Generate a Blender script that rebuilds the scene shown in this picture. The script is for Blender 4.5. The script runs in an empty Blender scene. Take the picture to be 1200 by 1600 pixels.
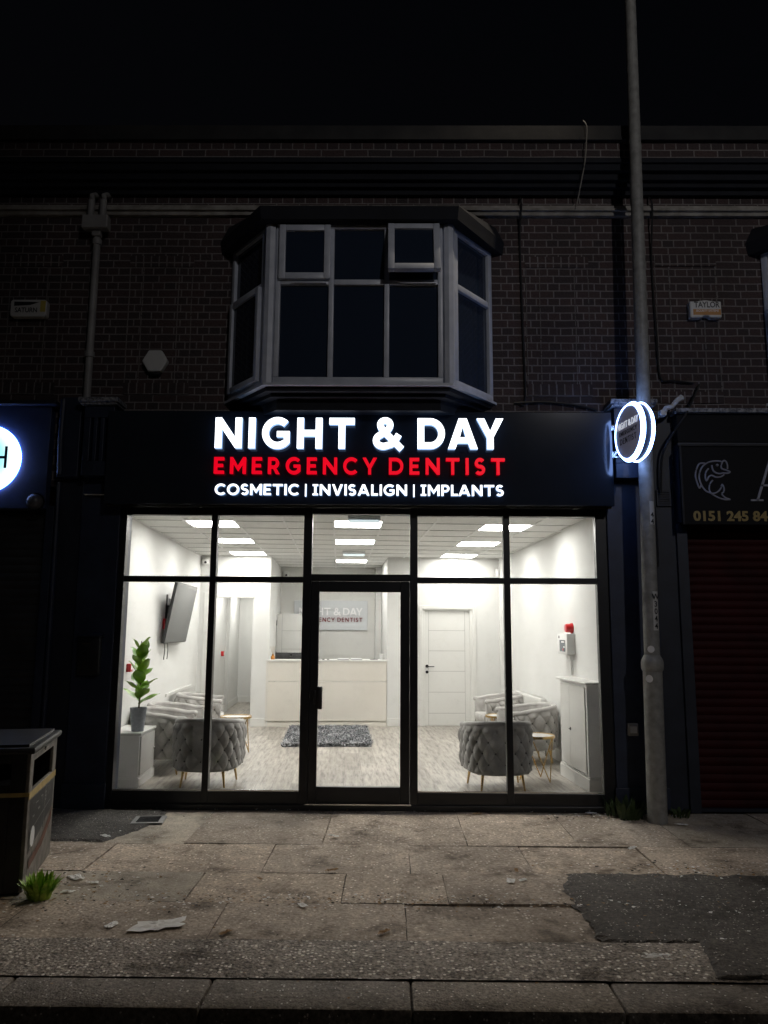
import bpy, bmesh, math, random
from mathutils import Vector, Matrix
random.seed(7)
PI = math.pi
scene = bpy.context.scene
COL = scene.collection

# ------------------------------------------------------------------ camera, sky, sun, exposure
CAM_H, CAM_D = 1.6, 7.337
cd = bpy.data.cameras.new("camera")
cam = bpy.data.objects.new("camera", cd)
COL.objects.link(cam)
cd.sensor_fit = 'HORIZONTAL'; cd.sensor_width = 36.0; cd.lens = 36.0 * 1215.0 / 1200.0
cd.clip_start = 0.05; cd.clip_end = 500
cam.matrix_world = (Matrix.Translation((0, -CAM_D, CAM_H)) @ Matrix.Rotation(math.radians(.45), 4, 'Z')
                    @ Matrix.Rotation(math.radians(90 + 8.66), 4, 'X') @ Matrix.Rotation(.006, 4, 'Z'))
scene.camera = cam

world = bpy.data.worlds.new("World"); scene.world = world; world.use_nodes = True
wn = world.node_tree.nodes; wl = world.node_tree.links
wn.clear()
sky = wn.new('ShaderNodeTexSky'); sky.sky_type = 'NISHITA'; sky.sun_disc = False
sky.sun_elevation = math.radians(-4.0); sky.sun_rotation = math.radians(140)
bg = wn.new('ShaderNodeBackground'); bg.inputs['Strength'].default_value = 0.085
wo = wn.new('ShaderNodeOutputWorld')
wl.new(sky.outputs[0], bg.inputs['Color']); wl.new(bg.outputs[0], wo.inputs['Surface'])

sd = bpy.data.lights.new("night_fill_sun", 'SUN'); sd.energy = 0.012; sd.angle = math.radians(.5); sd.color = (1, .93, .84)  # faint fill added for moonlight and city glow
so = bpy.data.objects.new("night_fill_sun", sd); COL.objects.link(so)
so.rotation_euler = (math.radians(48), 0, math.radians(40))

scene.view_settings.view_transform = 'Standard'
scene.view_settings.look = 'None'
scene.view_settings.exposure = 0.0
scene.view_settings.gamma = 1.0
scene.view_settings.use_curve_mapping = False
scene.cycles.max_bounces = 10
scene.cycles.diffuse_bounces = 6
scene.cycles.glossy_bounces = 4
scene.cycles.transparent_max_bounces = 16
scene.cycles.sample_clamp_indirect = 6.0
scene.cycles.caustics_reflective = False
scene.cycles.caustics_refractive = False
scene.cycles.use_denoising = True
scene.cycles.denoising_input_passes = 'RGB_ALBEDO_NORMAL'
scene.cycles.denoising_prefilter = 'ACCURATE'

PANEL_L = 35.5          # luminance of the ceiling panels
LAMP_W = 1550.0          # street lamp across the road
POST_W = 450.0         # added beam from the lamp post, aimed to lift the pavement

# the room behind the shop window is turned a little against the street front
TH = math.radians(3.67)
def rw(u, v, z=0.0):
    return Vector((u * math.cos(TH) - v * math.sin(TH), u * math.sin(TH) + v * math.cos(TH), z))
ROOMM = Matrix.Rotation(TH, 4, 'Z')

# ------------------------------------------------------------------ materials
MATS = {}
def mat(name, base=(.5, .5, .5), rough=.5, metal=0.0, spec=.5, emit=None, estr=0.0, coat=0.0, sheen=0.0):
    m = bpy.data.materials.new(name); m.use_nodes = True
    b = m.node_tree.nodes['Principled BSDF']
    b.inputs['Base Color'].default_value = (*base, 1)
    b.inputs['Roughness'].default_value = rough
    b.inputs['Metallic'].default_value = metal
    b.inputs['Specular IOR Level'].default_value = spec
    if coat: b.inputs['Coat Weight'].default_value = coat
    if sheen:
        b.inputs['Sheen Weight'].default_value = sheen; b.inputs['Sheen Roughness'].default_value = .35
    if emit:
        b.inputs['Emission Color'].default_value = (*emit, 1); b.inputs['Emission Strength'].default_value = estr
    MATS[name] = m
    return m
def nd(m, t, **kw):
    n = m.node_tree.nodes.new(t)
    for k, v in kw.items(): setattr(n, k, v)
    return n
def lk(m, a, b): m.node_tree.links.new(a, b)
def bsdf(m): return m.node_tree.nodes['Principled BSDF']
def objco(m, scale=(1, 1, 1), rot=(0, 0, 0)):
    tc = nd(m, 'ShaderNodeTexCoord'); mp = nd(m, 'ShaderNodeMapping')
    mp.inputs['Scale'].default_value = scale; mp.inputs['Rotation'].default_value = rot
    lk(m, tc.outputs['Object'], mp.inputs['Vector'])
    return mp.outputs['Vector']
def noise(m, vec, scale, detail=4, rough=.55):
    n = nd(m, 'ShaderNodeTexNoise'); n.inputs['Scale'].default_value = scale
    n.inputs['Detail'].default_value = detail; n.inputs['Roughness'].default_value = rough
    if vec is not None: lk(m, vec, n.inputs['Vector'])
    return n
def ramp(m, fac, stops):
    r = nd(m, 'ShaderNodeValToRGB'); e = r.color_ramp.elements
    while len(e) < len(stops): e.new(.5)
    for i, (p, c) in enumerate(stops):
        e[i].position = p; e[i].color = (*c, 1) if len(c) == 3 else c
    lk(m, fac, r.inputs['Fac'])
    return r.outputs['Color']
def mixc(m, fac, a, b, blend='MIX'):
    x = nd(m, 'ShaderNodeMix', data_type='RGBA', blend_type=blend)
    for s, v in ((x.inputs[0], fac), (x.inputs[6], a), (x.inputs[7], b)):
        if hasattr(v, 'is_linked') or hasattr(v, 'links'): lk(m, v, s)
        else: s.default_value = v if not isinstance(v, tuple) else ((*v, 1) if len(v) == 3 else v)
    return x.outputs[2]
def bump(m, h, strength=.3, dist=.01):
    b = nd(m, 'ShaderNodeBump'); b.inputs['Strength'].default_value = strength; b.inputs['Distance'].default_value = dist
    lk(m, h, b.inputs['Height']); lk(m, b.outputs['Normal'], bsdf(m).inputs['Normal'])
def mottled(name, c1, c2, scale, rough=.6, bumps=0.0, bscale=None, **kw):
    m = mat(name, c1, rough, **kw); v = objco(m)
    n = noise(m, v, scale)
    lk(m, ramp(m, n.outputs['Fac'], [(.35, c1), (.68, c2)]), bsdf(m).inputs['Base Color'])
    if bumps:
        n2 = noise(m, v, bscale or scale * 4, 3)
        bump(m, n2.outputs['Fac'], bumps, .004)
    return m

def brick_mat(name, vertical=False):
    m = mat(name, (.1, .05, .04), .85)
    tc = nd(m, 'ShaderNodeTexCoord'); sp = nd(m, 'ShaderNodeSeparateXYZ'); cb = nd(m, 'ShaderNodeCombineXYZ')
    lk(m, tc.outputs['Object'], sp.inputs[0])
    lk(m, sp.outputs['Z' if vertical else 'X'], cb.inputs[0]); lk(m, sp.outputs['X' if vertical else 'Z'], cb.inputs[1])
    wob = noise(m, tc.outputs['Object'], 3.0, 2)
    va = nd(m, 'ShaderNodeVectorMath', operation='MULTIPLY_ADD')
    lk(m, wob.outputs['Color'], va.inputs[0]); va.inputs[1].default_value = (.012, .012, 0); lk(m, cb.outputs[0], va.inputs[2])
    b = nd(m, 'ShaderNodeTexBrick')
    b.offset = .5; b.inputs['Scale'].default_value = 1
    b.inputs['Brick Width'].default_value = .232; b.inputs['Row Height'].default_value = .0775
    if vertical: b.offset = 0; b.inputs['Brick Width'].default_value = .228
    b.inputs['Mortar Size'].default_value = .0065
    if not vertical: b.squash = .5; b.squash_frequency = 2; b.inputs['Mortar Smooth'].default_value = .2
    b.inputs['Bias'].default_value = -.1
    b.inputs['Color1'].default_value = (.078, .05, .049, 1); b.inputs['Color2'].default_value = (.045, .036, .038, 1)
    b.inputs['Mortar'].default_value = (.25, .235, .23, 1)
    lk(m, va.outputs[0], b.inputs['Vector'])
    n = noise(m, tc.outputs['Object'], 1.1, 5); n2 = noise(m, tc.outputs['Object'], 45, 3)
    c = mixc(m, .8, b.outputs['Color'], ramp(m, n.outputs['Fac'], [(.3, (.45, .42, .42)), (.72, (1.15, 1.1, 1.08))]), 'MULTIPLY')
    c = mixc(m, .6, c, ramp(m, n2.outputs['Fac'], [(.3, (.6, .6, .6)), (.7, (1.2, 1.2, 1.2))]), 'MULTIPLY')
    lk(m, c, bsdf(m).inputs['Base Color'])
    inv = nd(m, 'ShaderNodeMath', operation='MULTIPLY_ADD'); lk(m, b.outputs['Fac'], inv.inputs[0]); inv.inputs[1].default_value = -1.0
    lk(m, n2.outputs['Fac'], inv.inputs[2])
    bump(m, inv.outputs[0], .8, .012)
    return m
brick_mat('brick'); brick_mat('soldier_brick', True)

def ground_mat(name, lo, hi, chip, chip_amt, fine=48, stain=.9, rough=.85, bstr=.5, chip_scale=85, bd=.006, isl=True):
    m = mat(name, lo, rough); v = objco(m)
    n1 = noise(m, v, fine, 4, .7); n2 = noise(m, v, 1.3, 6, .62); n3 = noise(m, v, 9, 5)
    c = ramp(m, n1.outputs['Fac'], [(.32, lo), (.7, hi)])
    c = mixc(m, stain, c, ramp(m, n2.outputs['Fac'], [(.3, (.5, .47, .43)), (.62, (1.05, 1.03, 1.0))]), 'MULTIPLY')
    c = mixc(m, .55, c, ramp(m, n3.outputs['Fac'], [(.3, (.6, .58, .55)), (.65, (1.12, 1.1, 1.08))]), 'MULTIPLY')
    vo = nd(m, 'ShaderNodeTexVoronoi'); vo.inputs['Scale'].default_value = chip_scale; lk(m, v, vo.inputs['Vector'])
    sx = nd(m, 'ShaderNodeSeparateColor'); lk(m, vo.outputs['Color'], sx.inputs[0])
    gt = nd(m, 'ShaderNodeMath', operation='GREATER_THAN'); lk(m, sx.outputs[0], gt.inputs[0]); gt.inputs[1].default_value = 1 - chip_amt
    lt = nd(m, 'ShaderNodeMath', operation='LESS_THAN'); lk(m, vo.outputs['Distance'], lt.inputs[0]); lt.inputs[1].default_value = .42
    mu = nd(m, 'ShaderNodeMath', operation='MULTIPLY'); lk(m, gt.outputs[0], mu.inputs[0]); lk(m, lt.outputs[0], mu.inputs[1])
    c = mixc(m, mu.outputs[0], c, chip)
    lk(m, c, bsdf(m).inputs['Base Color'])
    geo = nd(m, 'ShaderNodeNewGeometry')
    c = mixc(m, .8, c, ramp(m, geo.outputs['Random Per Island'], [(0, (.72, .71, .7)), (.5, (1, .99, .98)), (1, (1.18, 1.15, 1.1))]), 'MULTIPLY') if isl else c
    n6 = noise(m, v, 2.6, 6, .75); c = mixc(m, 1.0, c, ramp(m, n6.outputs['Fac'], [(.34, (.42, .38, .34)), (.46, (1, 1, 1))]), 'MULTIPLY')
    vg = nd(m, 'ShaderNodeTexVoronoi'); vg.inputs['Scale'].default_value = 3.3; lk(m, v, vg.inputs['Vector'])
    c = mixc(m, .6, c, ramp(m, vg.outputs['Distance'], [(.055, (.45, .43, .4)), (.075, (1, 1, 1))]), 'MULTIPLY')       # trodden gum
    lk(m, c, bsdf(m).inputs['Base Color'])
    ad = nd(m, 'ShaderNodeMath', operation='ADD'); lk(m, n1.outputs['Fac'], ad.inputs[0]); lk(m, n3.outputs['Fac'], ad.inputs[1])
    ad2 = nd(m, 'ShaderNodeMath', operation='SUBTRACT'); lk(m, ad.outputs[0], ad2.inputs[0]); lk(m, vo.outputs['Distance'], ad2.inputs[1])
    bump(m, ad2.outputs[0], bstr, bd)
    return m
ground_mat('slab', (.29, .24, .195), (.8, .7, .59), (.93, .85, .75), .075, fine=42, chip_scale=52)
ground_mat('smooth_slab', (.42, .375, .31), (.72, .66, .56), (.8, .76, .68), .03, bstr=.3)
ground_mat('tarmac', (.03, .028, .026), (.17, .155, .14), (.5, .47, .43), .06, bstr=.9)
ground_mat('coarse_tarmac', (.06, .054, .05), (.72, .66, .6), (.9, .86, .8), .22, fine=55, bstr=1.0, chip_scale=48, bd=.012)
ground_mat('kerb_stone', (.12, .105, .09), (.46, .42, .37), (.85, .8, .74), .06)
ground_mat('road', (.03, .029, .028), (.075, .07, .065), (.3, .28, .26), .04, bstr=.9)
ground_mat('dirt', (.02, .018, .014), (.06, .05, .038), (.2, .18, .15), .05)

mottled('black_frame', (.008, .009, .011), (.014, .015, .017), 6, .38)
mottled('fascia_black', (.013, .017, .025), (.018, .022, .031), 2.5, .1)
mottled('sign_tinted_navy', (.011, .017, .036), (.02, .029, .058), 5, .5, .35, 26)  # dark navy paint, blue deepened to stand in for the sign light
mottled('dark_paint', (.008, .011, .02), (.015, .02, .034), 5, .55, .3, 22)
mottled('peeling_paint', (.05, .055, .07), (.38, .38, .39), 34, .7, .6, 60)
mottled('upvc', (.48, .51, .58), (.58, .61, .68), 9, .35)
mottled('stone_trim', (.2, .185, .16), (.38, .36, .33), 7, .8, .4, 40)
mottled('black_stone', (.012, .012, .013), (.03, .029, .028), 4, .8, .3, 30)
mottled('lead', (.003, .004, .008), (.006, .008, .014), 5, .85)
mottled('old_mortar', (.12, .11, .105), (.2, .185, .175), 20, .9)
mat('dark_glass', (.02, .03, .052), .05, spec=.6)  # blue base stands in for sky reflected in the panes
mottled('white_wall', (.585, .585, .57), (.625, .625, .61), 1.2, .75)
mottled('grey_wall', (.66, .655, .63), (.7, .695, .67), 1.2, .75)
mat('white_gloss', (.62, .617, .595), .3)
mottled('white_matt', (.8, .797, .78), (.85, .847, .83), 3, .5)
mottled('cream_panel', (.6, .57, .515), (.64, .61, .555), 2, .42)
m = mottled('ceiling_tile', (.76, .76, .74), (.83, .83, .81), 60, .85, .3, 120)
mat('tee_bar', (.8, .8, .79), .45)
mat('shade_line_grey', (.3, .3, .29), .6)  # grey that paints the thin shadow lines of ceiling grid and door grooves
mat('light_panel', (.9, .9, .9), .4, emit=(1, .975, .93), estr=PANEL_L)
mat('grey_plastic', (.7, .71, .72), .4)
mat('gold', (.62, .42, .17), .25, metal=1)
mat('chrome', (.6, .6, .6), .2, metal=1)
mat('black_metal', (.015, .015, .016), .3, metal=.6)
mat('black_plastic', (.012, .012, .013), .4)
mat('board_black', (.006, .006, .007), .7, spec=.2)
mat('tv_screen', (.045, .047, .05), .12, spec=.9)
mat('red_plastic', (.5, .012, .015), .3)
mat('white_plastic', (.72, .72, .71), .35)
mat('lcd', (.12, .14, .16), .2)
mat('grey_board', (.6, .62, .64), .4)
mat('lit_lens', (.8, .85, .85), .4, emit=(.8, .95, 1), estr=.75)
mat('button_grey', (.05, .048, .046), .8)
mottled('glow_tinted_board', (.02, .034, .09), (.034, .056, .13), 4, .45)  # brighter navy copy, the round sign's glow put into the colour
mat('dome_grey', (.09, .09, .1), .35)
mat('white_letter', (.85, .85, .86), .4)
mat('dark_red_letter', (.16, .008, .012), .4)
mat('amber', (.5, .2, .03), .15)
mat('reed', (.35, .22, .1), .7)
mat('paper', (.92, .91, .88), .7)
mat('leaf_litter', (.33, .2, .09), .8)
mottled('pot_grey', (.27, .29, .32), (.33, .35, .38), 30, .75, .2, 60)
mat('soil', (.03, .02, .014), .9)
mat('stem', (.1, .075, .035), .7)
mottled('rubber_leaf', (.08, .22, .015), (.3, .48, .04), 5, .35)
mottled('weed_green', (.2, .4, .04), (.5, .68, .1), 22, .55)
mottled('dark_ivy', (.02, .04, .012), (.05, .08, .02), 14, .6)
mottled('velvet', (.25, .242, .233), (.36, .35, .338), 8, .8, sheen=.3)  # chair velvet toned darker for the backlit front chairs
mottled('velvet_lit', (.3, .29, .275), (.4, .385, .37), 8, .8, sheen=.3)  # same velvet toned paler for the chairs in full room light
mat('marble', (.7, .69, .67), .15)
mottled('lamp_post', (.2, .2, .19), (.31, .31, .295), 14, .55, .3, 50)
mottled('bin_black', (.012, .012, .013), (.03, .03, .03), 9, .42, .3, 40)
mottled('bin_worn_lit', (.1, .092, .08), (.26, .24, .21), 13, .5, .4, 60)  # worn metal, also made paler for shop light on that side
mottled('bin_rust', (.09, .035, .018), (.16, .06, .03), 18, .8)
mottled('gold_band', (.42, .3, .09), (.55, .42, .16), 16, .5)
mottled('red_shutter', (.022, .002, .0025), (.04, .0035, .004), 3, .6, spec=.15)
mottled('black_shutter', (.02, .021, .024), (.035, .036, .04), 3, .5)
mottled('pvc_pipe', (.24, .235, .23), (.34, .335, .325), 5, .5)
mat('white_light', (.9, .9, .9), .4, emit=(.88, .94, 1.0), estr=2.6)
mat('white_light_soft', (.9, .9, .9), .4, emit=(.93, .96, 1.0), estr=1.8)
mat('letter_return', (.25, .28, .33), .3, emit=(.35, .58, 1.0), estr=1.0)  # blue glow added to the letter sides to light the board
mat('red_light', (.35, .0, .008), .4, emit=(1.0, .001, .018), estr=.8)
mat('ring_light', (.9, .9, .95), .4, emit=(.26, .44, 1.0), estr=13.0)
m = mat('round_light', (.3, .5, .6), .4, emit=(.6, .88, 1.0), estr=1.5)
tc = nd(m, 'ShaderNodeTexCoord'); ln = nd(m, 'ShaderNodeVectorMath', operation='LENGTH'); lk(m, tc.outputs['Object'], ln.inputs[0])
lk(m, ramp(m, ln.outputs['Value'], [(.05, (.16, .5, .62)), (.21, (.32, .72, .82)), (.30, (.85, 1.0, 1.0))]), bsdf(m).inputs['Emission Color'])
mat('blue_letter', (.01, .02, .12), .4)
mat('sign_grey', (.3, .3, .37), .5, emit=(.5, .5, .68), estr=.07)  # faint emission added to brighten the face inside the lit rim
mat('drum_grey', (.035, .036, .045), .5)
mat('added_blue_glow', (.3, .4, .6), .4, emit=(.1, .26, 1.0), estr=22.0)  # glow added to throw blue on the left fascia and column
mat('sign_text', (.85, .85, .9), .4, emit=(.85, .9, 1), estr=.55)
mat('grey_letter', (.3, .3, .34), .5)
mat('ochre_letter', (.3, .21, .06), .5)
mat('alarm_white', (.55, .55, .54), .4)
mat('orange', (.45, .2, .03), .5)
mat('yellow', (.5, .4, .08), .5)
mat('cable', (.012, .012, .013), .6)
mat('pale_cable', (.3, .28, .24), .6)
mat('corridor_panel', (.9, .9, .9), .4, emit=(1, .975, .93), estr=12)
mat('lamp_glow', (.9, .9, .9), .4, emit=(1, .86, .66), estr=6)

# laminate floor, planks along the depth of the room
m = mat('laminate', (.4, .36, .3), .38); v = objco(m)
sp = nd(m, 'ShaderNodeSeparateXYZ'); cb = nd(m, 'ShaderNodeCombineXYZ')
mr = nd(m, 'ShaderNodeMapping'); mr.inputs['Rotation'].default_value = (0, 0, -TH); lk(m, v, mr.inputs[0])
lk(m, mr.outputs[0], sp.inputs[0]); lk(m, sp.outputs['Y'], cb.inputs[0]); lk(m, sp.outputs['X'], cb.inputs[1])
b = nd(m, 'ShaderNodeTexBrick'); b.offset = .37; b.inputs['Scale'].default_value = 1
b.inputs['Brick Width'].default_value = 1.25; b.inputs['Row Height'].default_value = .19; b.inputs['Mortar Size'].default_value = .0018
b.inputs['Color1'].default_value = (.37, .345, .31, 1); b.inputs['Color2'].default_value = (.23, .212, .185, 1); b.inputs['Mortar'].default_value = (.16, .14, .12, 1)
lk(m, cb.outputs[0], b.inputs['Vector'])
st = nd(m, 'ShaderNodeMapping'); st.inputs['Scale'].default_value = (1.2, 11, 1); lk(m, cb.outputs[0], st.inputs[0])
n = noise(m, st.outputs[0], 2.2, 6, .65)
c = mixc(m, .85, b.outputs['Color'], ramp(m, n.outputs['Fac'], [(.34, (.25, .24, .23)), (.47, (.85, .84, .83)), (.68, (1.4, 1.39, 1.38))]), 'MULTIPLY')
n5 = noise(m, v, 3.2, 3)
c = mixc(m, .5, c, ramp(m, n5.outputs['Fac'], [(.3, (.8, .79, .78)), (.7, (1.1, 1.1, 1.1))]), 'MULTIPLY')
lk(m, c, bsdf(m).inputs['Base Color']); bump(m, n.outputs['Fac'], .12, .002)

# shaggy rug pile: light and dark yarn
m = mat('shag', (.2, .2, .21), .95); v = objco(m, (1.0, 2.6, 1))
n = noise(m, v, 9, 6, .75)
lk(m, ramp(m, n.outputs['Fac'], [(.36, (.035, .037, .042)), (.5, (.17, .175, .185)), (.63, (.5, .5, .51))]), bsdf(m).inputs['Base Color'])

# window glass: clear with a faint mirror, smears on it
m = bpy.data.materials.new('clear_glass'); m.use_nodes = True; MATS['clear_glass'] = m
nt = m.node_tree; nt.nodes.clear()
o_ = nt.nodes.new('ShaderNodeOutputMaterial'); tr = nt.nodes.new('ShaderNodeBsdfTransparent'); gl = nt.nodes.new('ShaderNodeBsdfGlossy')
gl.inputs['Roughness'].default_value = .02; tr.inputs['Color'].default_value = (.95, .96, .95, 1)
fr = nt.nodes.new('ShaderNodeFresnel'); fr.inputs['IOR'].default_value = 1.45
tcg = nt.nodes.new('ShaderNodeTexCoord'); ng = nt.nodes.new('ShaderNodeTexNoise'); ng.inputs['Scale'].default_value = 9; ng.inputs['Detail'].default_value = 8; ng.inputs['Roughness'].default_value = .75
nt.links.new(tcg.outputs['Object'], ng.inputs['Vector'])
rg_ = nt.nodes.new('ShaderNodeMapRange'); rg_.inputs['From Min'].default_value = .52; rg_.inputs['From Max'].default_value = .8; rg_.inputs['To Max'].default_value = .10
nt.links.new(ng.outputs['Fac'], rg_.inputs['Value'])
tl = nt.nodes.new('ShaderNodeBsdfTranslucent'); tl.inputs['Color'].default_value = (.7, .7, .68, 1)
md = nt.nodes.new('ShaderNodeMixShader'); nt.links.new(rg_.outputs[0], md.inputs[0]); nt.links.new(tr.outputs[0], md.inputs[1]); nt.links.new(tl.outputs[0], md.inputs[2])
mx = nt.nodes.new('ShaderNodeMixShader')
nt.links.new(fr.outputs[0], mx.inputs[0]); nt.links.new(md.outputs[0], mx.inputs[1]); nt.links.new(gl.outputs[0], mx.inputs[2])
nt.links.new(mx.outputs[0], o_.inputs['Surface'])

# ------------------------------------------------------------------ mesh helpers
class MB:
    def __init__(s): s.v = []; s.f = []; s.m = []; s.cur = 0
    def add(s, vs, fs, M=None):
        o = len(s.v)
        s.v += [tuple(M @ Vector(p)) if M else tuple(p) for p in vs]
        s.f += [tuple(i + o for i in f) for f in fs]; s.m += [s.cur] * len(fs)
        return s
    def box(s, x0, x1, y0, y1, z0, z1, M=None):
        vs = [(x0, y0, z0), (x1, y0, z0), (x1, y1, z0), (x0, y1, z0), (x0, y0, z1), (x1, y0, z1), (x1, y1, z1), (x0, y1, z1)]
        return s.add(vs, [(0, 3, 2, 1), (4, 5, 6, 7), (0, 1, 5, 4), (1, 2, 6, 5), (2, 3, 7, 6), (3, 0, 4, 7)], M)
    def rbox(s, x0, x1, y0, y1, z0, z1, c=.006, M=None):
        # box with chamfered edges
        bm = bmesh.new(); bmesh.ops.create_cube(bm, size=1)
        for v in bm.verts:
            v.co = Vector(((x0 + x1) / 2 + v.co.x * (x1 - x0), (y0 + y1) / 2 + v.co.y * (y1 - y0), (z0 + z1) / 2 + v.co.z * (z1 - z0)))
        bmesh.ops.bevel(bm, geom=list(bm.edges), offset=c, segments=2, affect='EDGES', profile=.5)
        bm.verts.index_update()
        s.add([tuple(v.co) for v in bm.verts], [tuple(v.index for v in f.verts) for f in bm.faces], M); bm.free()
        return s
    def prism(s, poly, z0, z1, M=None):
        n = len(poly)
        vs = [(x, y, z0) for x, y in poly] + [(x, y, z1) for x, y in poly]
        fs = [tuple(range(n - 1, -1, -1)), tuple(range(n, 2 * n))] + [(i, (i + 1) % n, n + (i + 1) % n, n + i) for i in range(n)]
        return s.add(vs, fs, M)
    def tube(s, pts, r, n=8, M=None, caps=True):
        pts = [Vector(p) for p in pts]; k = len(pts); rs = r if isinstance(r, (list, tuple)) else [r] * k
        vs = []; up = Vector((0, 0, 1))
        for i, p in enumerate(pts):
            t = (pts[min(i + 1, k - 1)] - pts[max(i - 1, 0)]).normalized()
            a = t.cross(up) if abs(t.dot(up)) < .95 else t.cross(Vector((1, 0, 0)))
            a.normalize(); b = t.cross(a)
            vs += [p + a * rs[i] * math.cos(2 * PI * j / n) + b * rs[i] * math.sin(2 * PI * j / n) for j in range(n)]
        fs = [(i * n + j, i * n + (j + 1) % n, (i + 1) * n + (j + 1) % n, (i + 1) * n + j) for i in range(k - 1) for j in range(n)]
        if caps: fs += [tuple(range(n))[::-1], tuple((k - 1) * n + j for j in range(n))]
        return s.add(vs, fs, M)
    def lathe(s, prof, n=24, M=None, axis='Z'):
        # prof: (r, z)
        vs = []
        for r, z in prof:
            for j in range(n):
                a = 2 * PI * j / n
                vs.append((r * math.cos(a), r * math.sin(a), z))
        k = len(prof)
        fs = [(i * n + j, i * n + (j + 1) % n, (i + 1) * n + (j + 1) % n, (i + 1) * n + j) for i in range(k - 1) for j in range(n)]
        if prof[0][0] > 1e-5: fs.append(tuple(range(n))[::-1])
        if prof[-1][0] > 1e-5: fs.append(tuple((k - 1) * n + j for j in range(n)))
        return s.add(vs, fs, M)
    def grid(s, fn, nu, nv, M=None, closed_u=False):
        vs = [fn(i / (nu if closed_u else nu - 1), j / (nv - 1)) for i in range(nu) for j in range(nv)]
        fs = []
        for i in range(nu if closed_u else nu - 1):
            for j in range(nv - 1):
                i2 = (i + 1) % nu
                fs.append((i * nv + j, i2 * nv + j, i2 * nv + j + 1, i * nv + j + 1))
        return s.add(vs, fs, M)
    def ball(s, c, r, n=12, sc=(1, 1, 1), M=None):
        T = Matrix.Translation(c) @ Matrix.Diagonal((*sc, 1))
        pr = [(r * math.sin(PI * i / n), -r * math.cos(PI * i / n)) for i in range(n + 1)]
        pr[0] = (0.0004 * r, -r); pr[-1] = (0.0004 * r, r)
        return s.lathe(pr, n * 2, (M @ T) if M else T)
    def build(s, name, mt, parent=None, smooth=False, bevel=0.0, off=None, fix=True):
        me = bpy.data.meshes.new(name); me.from_pydata(s.v, [], s.f)
        mts = mt if isinstance(mt, (list, tuple)) else [mt]
        for q in mts: me.materials.append(MATS[q])
        if len(mts) > 1: me.polygons.foreach_set('material_index', s.m)
        if fix:
            bm = bmesh.new(); bm.from_mesh(me)
            bmesh.ops.recalc_face_normals(bm, faces=bm.faces); bm.to_mesh(me); bm.free()
        if smooth:
            me.polygons.foreach_set('use_smooth', [True] * len(me.polygons))
            try: me.set_sharp_from_angle(angle=math.radians(38))
            except Exception: pass
        me.update()
        o = bpy.data.objects.new(name, me); COL.objects.link(o)
        if bevel:
            bv = o.modifiers.new('bevel', 'BEVEL'); bv.width = bevel; bv.segments = 2; bv.limit_method = 'ANGLE'
        if parent is not None:
            o.parent = parent
            if parent.get('world_built'): o.location = -parent.location if parent.parent is None else Vector((0, 0, 0))
            if parent.parent is not None and parent.parent.get('world_built'): o.location = (0, 0, 0)
        return o

def tag(o, label=None, cat=None, group=None, kind=None):
    if label: o['label'] = label
    if cat: o['category'] = cat
    if group: o['group'] = group
    if kind: o['kind'] = kind
    return o
def thing(name, label, cat, loc=(0, 0, 0), rotz=0.0, group=None, world_built=False):
    o = bpy.data.objects.new(name, None); COL.objects.link(o)
    o.empty_display_size = .1
    o.location = loc; o.rotation_euler = (0, 0, rotz)
    if world_built: o['world_built'] = 1
    return tag(o, label, cat, group)
def sub(parent_part, mb, name, mt, **kw):
    """a sub-part: same frame as its part (parts of one thing share a frame)"""
    o = mb.build(name, mt, None, **kw)
    o.parent = parent_part
    o.location = (0, 0, 0)
    return o
def copy_tree(o, parent=None):
    c = o.copy(); COL.objects.link(c)
    if parent is not None: c.parent = parent
    for ch in list(o.children): copy_tree(ch, c)
    return c
def place(src, loc, rotz, label, group=None):
    c = copy_tree(src); c.location = loc; c.rotation_euler = (0, 0, rotz); c['label'] = label
    if group: c['group'] = group
    return c

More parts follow.
